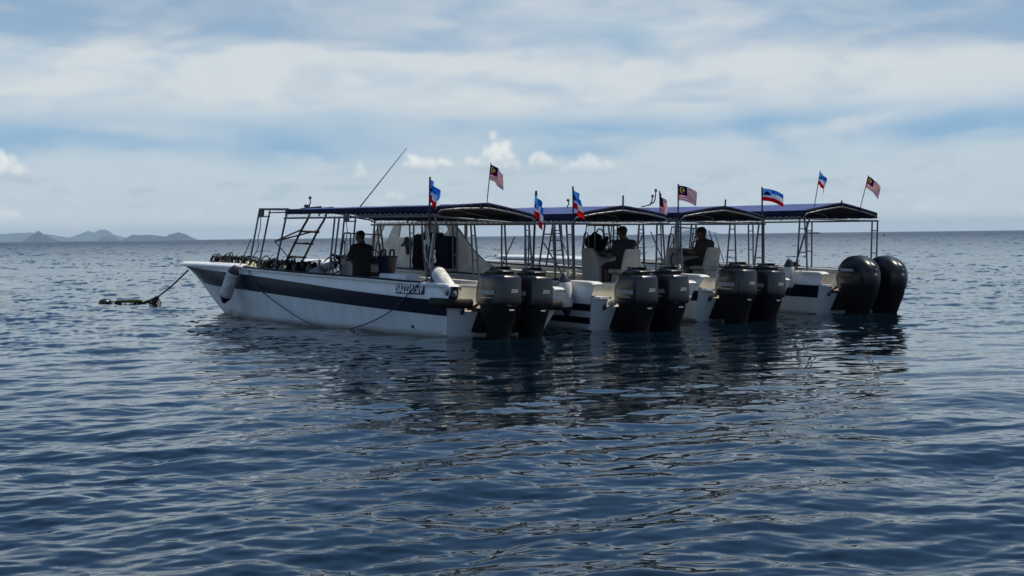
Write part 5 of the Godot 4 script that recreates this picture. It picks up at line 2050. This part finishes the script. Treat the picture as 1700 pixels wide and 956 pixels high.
	_tangle(2, Vector3(-0.15, 0.48, -0.66), 0.1, "frayed rope ends beside the nearer motor of the third boat", M.pale_rope, false)
	var tie := [B[0] * Vector3(0.4, 0.95, 1.12), B[0] * Vector3(0.1, 0.9, 1.3), B[1] * Vector3(0.25, 0.97, -1.3), B[1] * Vector3(0.4, 1.0, -1.12)]
	tag(put(self, "rope", one_tube(curve(tie, 5), 0.014, 6), M.rope), "short dark line tying the nearest boat to the second boat at the stern", "rope", rope_group)
	tie = [B[1] * Vector3(0.4, 0.95, 1.12), B[1] * Vector3(0.2, 0.88, 1.25), B[2] * Vector3(0.2, 0.9, -1.25), B[2] * Vector3(0.4, 0.95, -1.12)]
	tag(put(self, "rope", one_tube(curve(tie, 5), 0.014, 6), M.rope), "short line tying the second boat to the third boat at the stern", "rope", rope_group)
	# black gear hanging on the cabin side of the second boat
	var n := 0
	for q in [[6.0, 1.72, 0.5], [5.66, 1.75, 0.55], [5.36, 1.74, 0.56]]:
		o = thing("wetsuit", on(1, Vector3(q[0], q[1], -1.03)).scaled_local(Vector3.ONE * 1.3), ["black wetsuit hanging on the cabin side, nearest the bow", "black wetsuit hanging in the middle of the cabin side", "black wetsuit hanging on the cabin side next to the dark blue bag"][n], "wetsuit", "black wetsuits hung on the cabin")
		st = begin()
		var f := rng.randf_range(-0.03, 0.03)
		nets(st, [[Vector3(-0.13, 0, 0), Vector3(0.13, 0.0, 0), 0.05, 0.05], [Vector3(-0.07, -0.05, 0), Vector3(-0.06 + f, -0.38, -0.03), 0.1, 0.085], [Vector3(0.07, -0.05, 0), Vector3(0.06 + f, -0.38, -0.03), 0.1, 0.085], [Vector3(-0.07 + f, -0.4, -0.02), Vector3(-0.08, -0.62, -0.01), 0.085, 0.05], [Vector3(0.07 + f, -0.4, -0.02), Vector3(0.09, -0.6, -0.01), 0.085, 0.05], [Vector3(-0.14, -0.01, 0), Vector3(-0.2, -0.36, -0.02), 0.055, 0.035], [Vector3(0.14, -0.01, 0), Vector3(0.2, -0.34, -0.02), 0.055, 0.035]], 0.022, 0.05)
		put(o, "suit", done(st), M.neoprene)
		put(o, "hanger", one_tube(curve([Vector3(0, 0.03, 0), Vector3(0, 0.1, 0), Vector3(0.02, 0.13, 0.02), Vector3(0, 0.15, 0.05)], 3), 0.006, 5), M.dark)
		n += 1
	o = thing("gear_bag", on(1, Vector3(5.03, 1.08, -1.04)), "dark navy square gear bag against the cabin beside the wing", "bag")
	put(o, "bag", one_box(Vector3(0, 0.33, 0), Vector3(0.74, 0.68, 0.2), 0.05), M.bag)
	put(o, "strap", one_tube(curve([Vector3(-0.12, 0.62, -0.1), Vector3(-0.1, 0.72, -0.1), Vector3(0.1, 0.72, -0.1), Vector3(0.12, 0.62, -0.1)], 4), 0.014, 6), M.black)
	o = thing("hooded_jacket", on(1, Vector3(6.62, 1.62, -1.04)), "small dark green hooded jacket hung forward of the wetsuits", "jacket")
	st = begin()
	nets(st, [[Vector3(0, 0.08, 0), Vector3(-0.02, 0.0, 0), 0.05, 0.08], [Vector3(0.02, 0, 0), Vector3(0.2, -0.08, -0.02), 0.06, 0.02], [Vector3(-0.04, 0, 0), Vector3(-0.14, -0.06, 0), 0.06, 0.035], [Vector3(-0.03, 0, 0), Vector3(-0.05, -0.24, 0), 0.06, 0.04]], 0.016, 0.04)
	put(o, "cloth", done(st), mat(Color(0.012, 0.03, 0.026), 0.85))
	# dark gear heaped on the second boat's console
	o = thing("gear_heap", on(1, Vector3(1.72, 1.5, 0.5)), "heap of black dive gear on the console of the second boat", "dive gear")
	st = begin()
	nets(st, [[Vector3(-0.2, 0.05, -0.1), Vector3(0.1, 0.12, -0.08), 0.12, 0.14], [Vector3(0.1, 0.1, -0.05), Vector3(0.28, 0.08, 0.1), 0.14, 0.1], [Vector3(0, 0.2, 0), Vector3(0.12, 0.28, 0), 0.08, 0.05], [Vector3(-0.2, 0.1, 0), Vector3(-0.28, 0.2, 0), 0.07, 0.04]], 0.025, 0.05)
	tube(st, curve([Vector3(0.1, 0.25, 0), Vector3(0.0, 0.38, 0.02), Vector3(-0.15, 0.3, 0.03), Vector3(-0.2, 0.15, 0)], 4), 0.014, 6)
	put(o, "gear", done(st), M.neoprene)
	# flags: foot and head of each staff in its boat's axes
	var wind := Vector3(1, 0, 0.25)
	flag(B[0] * Vector3(0.47, 1.0, -1.1), B[0] * Vector3(0.53, 2.745, -1.1), 1, 0.4, 0.4, Vector3(0.6, 0, 0.3), 0.25, 0.8, "limp blue, white and red flag on the near stern pole of the nearest boat", 3, 0.018)
	flag(B[0] * Vector3(0.36, 2.3, 0.0), B[0] * Vector3(0.268, 3.06, 0.0), 0, 0.3, 0.27, wind, 0.4, 0.3, "striped flag with yellow emblem on the roof ridge of the nearest boat", 5)
	flag(B[0] * Vector3(0.416, 0.95, 1.1), B[0] * Vector3(0.388, 2.63, 1.1), 1, 0.4, 0.38, Vector3(0.5, 0, 0.4), 0.25, 0.9, "limp flag, red lower part, on the far stern pole of the nearest boat", 8, 0.022)
	flag(B[1] * Vector3(0.3, 0.95, -1.12), B[1] * Vector3(0.369, 2.63, -1.12), 1, 0.36, 0.33, Vector3(0.7, 0, 0.3), 0.25, 0.75, "limp pale blue flag on the near stern pole of the second boat", 12, 0.016)
	flag(B[1] * Vector3(0.46, 0.95, 1.1), B[1] * Vector3(0.552, 2.61, 1.1), 0, 0.38, 0.3, Vector3(0.5, 0, 0.3), 0.25, 0.85, "limp red and white flag on the far stern pole of the second boat", 15, 0.013)
	flag(B[2] * Vector3(0.38, 0.95, -1.15), B[2] * Vector3(0.458, 2.7, -1.15), 0, 0.39, 0.3, wind, 0.3, 0.08, "striped flag flying on the near stern pole of the third boat", 21, 0.016)
	flag(B[2] * Vector3(0.3, 0.95, 1.12), B[2] * Vector3(0.394, 2.78, 1.12), 1, 0.44, 0.26, wind, 0.33, 0.0, "blue, white and red flag flying on the far stern pole of the third boat", 25, 0.018)
	flag(B[3] * Vector3(0.483, 2.17, -0.6), B[3] * Vector3(0.29, 3.08, -0.6), 1, 0.26, 0.27, Vector3(0.6, 0, 0.4), 0.4, 0.5, "small blue flag on a tilted staff above the farthest boat's near roof slope", 29)
	flag(B[3] * Vector3(0.413, 2.16, 0.75), B[3] * Vector3(0.14, 3.03, 0.75), 0, 0.33, 0.26, wind, 0.5, 0.2, "striped flag on a tilted staff above the farthest boat's right roof slope", 33)
	_mooring()


func _tangle(i: int, at: Vector3, size: float, label: String, m: Material, tall: bool) -> void:
	var st := begin()
	for k in (3 if tall else 5):
		var pts := []
		var c: Vector3 = B[i] * (at + Vector3(rng.randf_range(-0.3, 0.3), rng.randf_range(-0.2, 0.2), rng.randf_range(-0.3, 0.3)) * size)
		for q in 7:
			var d := Vector3(rng.randf_range(-1, 1), rng.randf_range(-1, 1) * (2.2 if tall else 0.7), rng.randf_range(-1, 1)) * size * 0.6
			if tall:
				d.x *= 0.35
				d.z *= 0.35
			pts.append(c + d)
		tube(st, curve(pts, 5), 0.012, 6)
	tag(put(self, "rope", done(st), m), label, "rope", "ropes on the boats")


func _mooring() -> void:
	# mooring line with growth and floats ahead of the nearest bow
	var lift := Vector3(-9.75, 0.17, -40.5)
	var bow: Vector3 = B[0] * Vector3(13.66, 0.98, 0.0)
	var mid := (lift + bow) * 0.5 + Vector3(0, -0.03, 0)
	tag(put(self, "mooring_rope", one_tube(curve([lift, mid, bow], 8), 0.022, 6), M.rope), "taut dark rope running from the nearest bow down to the weedy floats", "rope")
	var o := thing("mooring_buoy", Transform3D(Basis.IDENTITY, Vector3(-11.42, 0.0, -41.4)), "small round black buoy at the left end of the mooring line", "buoy")
	var st := begin()
	lathe(st, [Vector2(0.0, -0.1), Vector2(0.13, -0.08), Vector2(0.19, 0.0), Vector2(0.17, 0.07), Vector2(0.1, 0.115), Vector2(0.0, 0.125)], Transform3D.IDENTITY, 16)
	put(o, "ball", done(st), M.cowl)
	st = begin()
	tube(st, curve([Vector3(0.12, 0.02, 0), Vector3(0.25, 0.04, 0), Vector3(0.35, 0.0, 0)], 4), 0.02, 6)
	put(o, "rope_eye", done(st), M.rope)
	for k in 4:
		var q: Vector3 = [Vector3(-11.0, 0.03, -41.3), Vector3(-10.8, 0.045, -41.25), Vector3(-10.58, 0.05, -41.2), Vector3(-10.38, 0.035, -41.1)][k]
		st = begin()
		var blob := []
		for e in 5:
			var d := Vector3(rng.randf_range(-0.1, 0.1), rng.randf_range(-0.02, 0.03), rng.randf_range(-0.05, 0.05))
			blob.append([q + d, q + d + Vector3(rng.randf_range(-0.05, 0.05), 0.01, 0), 0.045, 0.035])
		nets(st, blob, 0.018, 0.03)
		var f := put(self, "weedy_float", done(st), M.moss)
		tag(f, ["green weedy float next to the black buoy", "second weedy float from the black buoy", "third weedy float from the black buoy", "weedy float nearest the hanging rope growth"][k], "float", "weed-covered floats on the mooring line")
	st = begin()
	var g := []
	var line := [Vector3(-10.3, 0.0, -41.05), Vector3(-10.1, 0.05, -40.9), Vector3(-9.92, 0.1, -40.7), Vector3(-9.75, 0.17, -40.5)]
	for k in 3:
		g.append([line[k], line[k + 1], 0.03 + 0.008 * k, 0.045 + 0.006 * k])
	g.append([lift, lift + Vector3(-0.1, -0.18, 0.02), 0.05, 0.06])
	g.append([lift + Vector3(-0.05, -0.05, 0), lift + Vector3(-0.06, -0.24, 0), 0.05, 0.04])
	g.append([lift + Vector3(-0.18, -0.06, 0), lift + Vector3(-0.2, -0.2, 0), 0.03, 0.05])
	nets(st, g, 0.018, 0.03)
	tube(st, curve([lift, lift + Vector3(0.08, -0.1, 0), lift + Vector3(0.14, -0.2, 0.0), lift + Vector3(0.26, -0.27, 0)], 4), 0.02, 6)
	tube(st, curve([lift + Vector3(-0.02, -0.03, 0), lift + Vector3(0.03, -0.14, 0), lift + Vector3(0.1, -0.22, 0.02)], 4), 0.018, 6)
	tag(put(self, "rope_growth", done(st), M.weed), "brown weed-covered rope end held just above the water with dangling strands", "seaweed")


func _crew() -> void:
	var stand := {
		"pelvis": Vector3(0, 0.86, 0), "chest": Vector3(0.03, 1.12, 0), "neck": Vector3(0.05, 1.36, 0), "head": Vector3(0.09, 1.475, 0), "shoulder": Vector3(0.03, 1.255, 0.178),
		"elbow_l": Vector3(0.13, 1.03, 0.25), "hand_l": Vector3(0.34, 1.08, 0.2), "elbow_r": Vector3(0.13, 1.03, 0.25), "hand_r": Vector3(0.36, 1.06, 0.16),
		"knee": Vector3(0.05, 0.46, 0.11), "ankle": Vector3(0.0, 0.08, 0.12), "nod": -0.25, "turn": 0.15,
	}
	person(on(0, Vector3(4.66, 0.28, -0.08), 0.1), stand, M.shirt, "person in dark clothes standing at the console of the nearest boat", false)
	var sit := {
		"pelvis": Vector3(0, 0.1, 0), "chest": Vector3(0.02, 0.36, 0), "neck": Vector3(0.06, 0.59, 0), "head": Vector3(0.11, 0.71, 0), "shoulder": Vector3(0.02, 0.505, 0.178),
		"elbow_l": Vector3(0.16, 0.28, 0.25), "hand_l": Vector3(0.42, 0.33, 0.17), "elbow_r": Vector3(0.16, 0.28, 0.25), "hand_r": Vector3(0.42, 0.33, 0.17),
		"knee": Vector3(0.42, 0.06, 0.13), "ankle": Vector3(0.44, -0.37, 0.12), "nod": -0.1, "turn": -0.1,
	}
	person(on(1, Vector3(0.84, 1.08, 0.5), 0.0), sit, M.shirt, "person in black sitting on the white helm seat of the second boat", false)
	var sit2 := sit.duplicate()
	sit2.chest = Vector3(0.05, 0.35, 0)
	sit2.neck = Vector3(0.12, 0.57, 0)
	sit2.head = Vector3(0.18, 0.69, 0)
	sit2.shoulder = Vector3(0.07, 0.485, 0.178)
	sit2.turn = 0.2
	person(on(2, Vector3(1.22, 1.08, 0.4), 0.15), sit2, M.shirt_brown, "person in a dark brown top and cap at the wheel of the third boat", true)


func _far_things() -> void:
	var o := thing("distant_barge", Transform3D(Basis.IDENTITY, Vector3(408, 0, -2000)), "long low dark barge far off on the horizon, seen between the farthest boat's poles", "barge")
	put(o, "hull", one_box(Vector3(0, 0.8, 0), Vector3(21, 1.8, 5), 0.2), M.dark)
	var st := begin()
	for k in 7:
		box(st, Vector3(-7.5 + k * 2.4, 1.95, 0), Vector3(1.4, 0.6 + 0.4 * (k % 3), 2.4), 0.1)
	put(o, "cargo", done(st), M.dark)
	o = thing("distant_float", Transform3D(Basis.IDENTITY, Vector3(145.7, 0, -577.2)), "tiny dark float on the water right of the farthest boat's poles", "float")
	st = begin()
	lathe(st, [Vector2(0.75, -0.3), Vector2(0.8, 0.1), Vector2(0.55, 0.4), Vector2(0.25, 0.7), Vector2(0.12, 1.05), Vector2(0.0, 1.1)], Transform3D.IDENTITY, 14)
	put(o, "float_body", done(st), M.black)
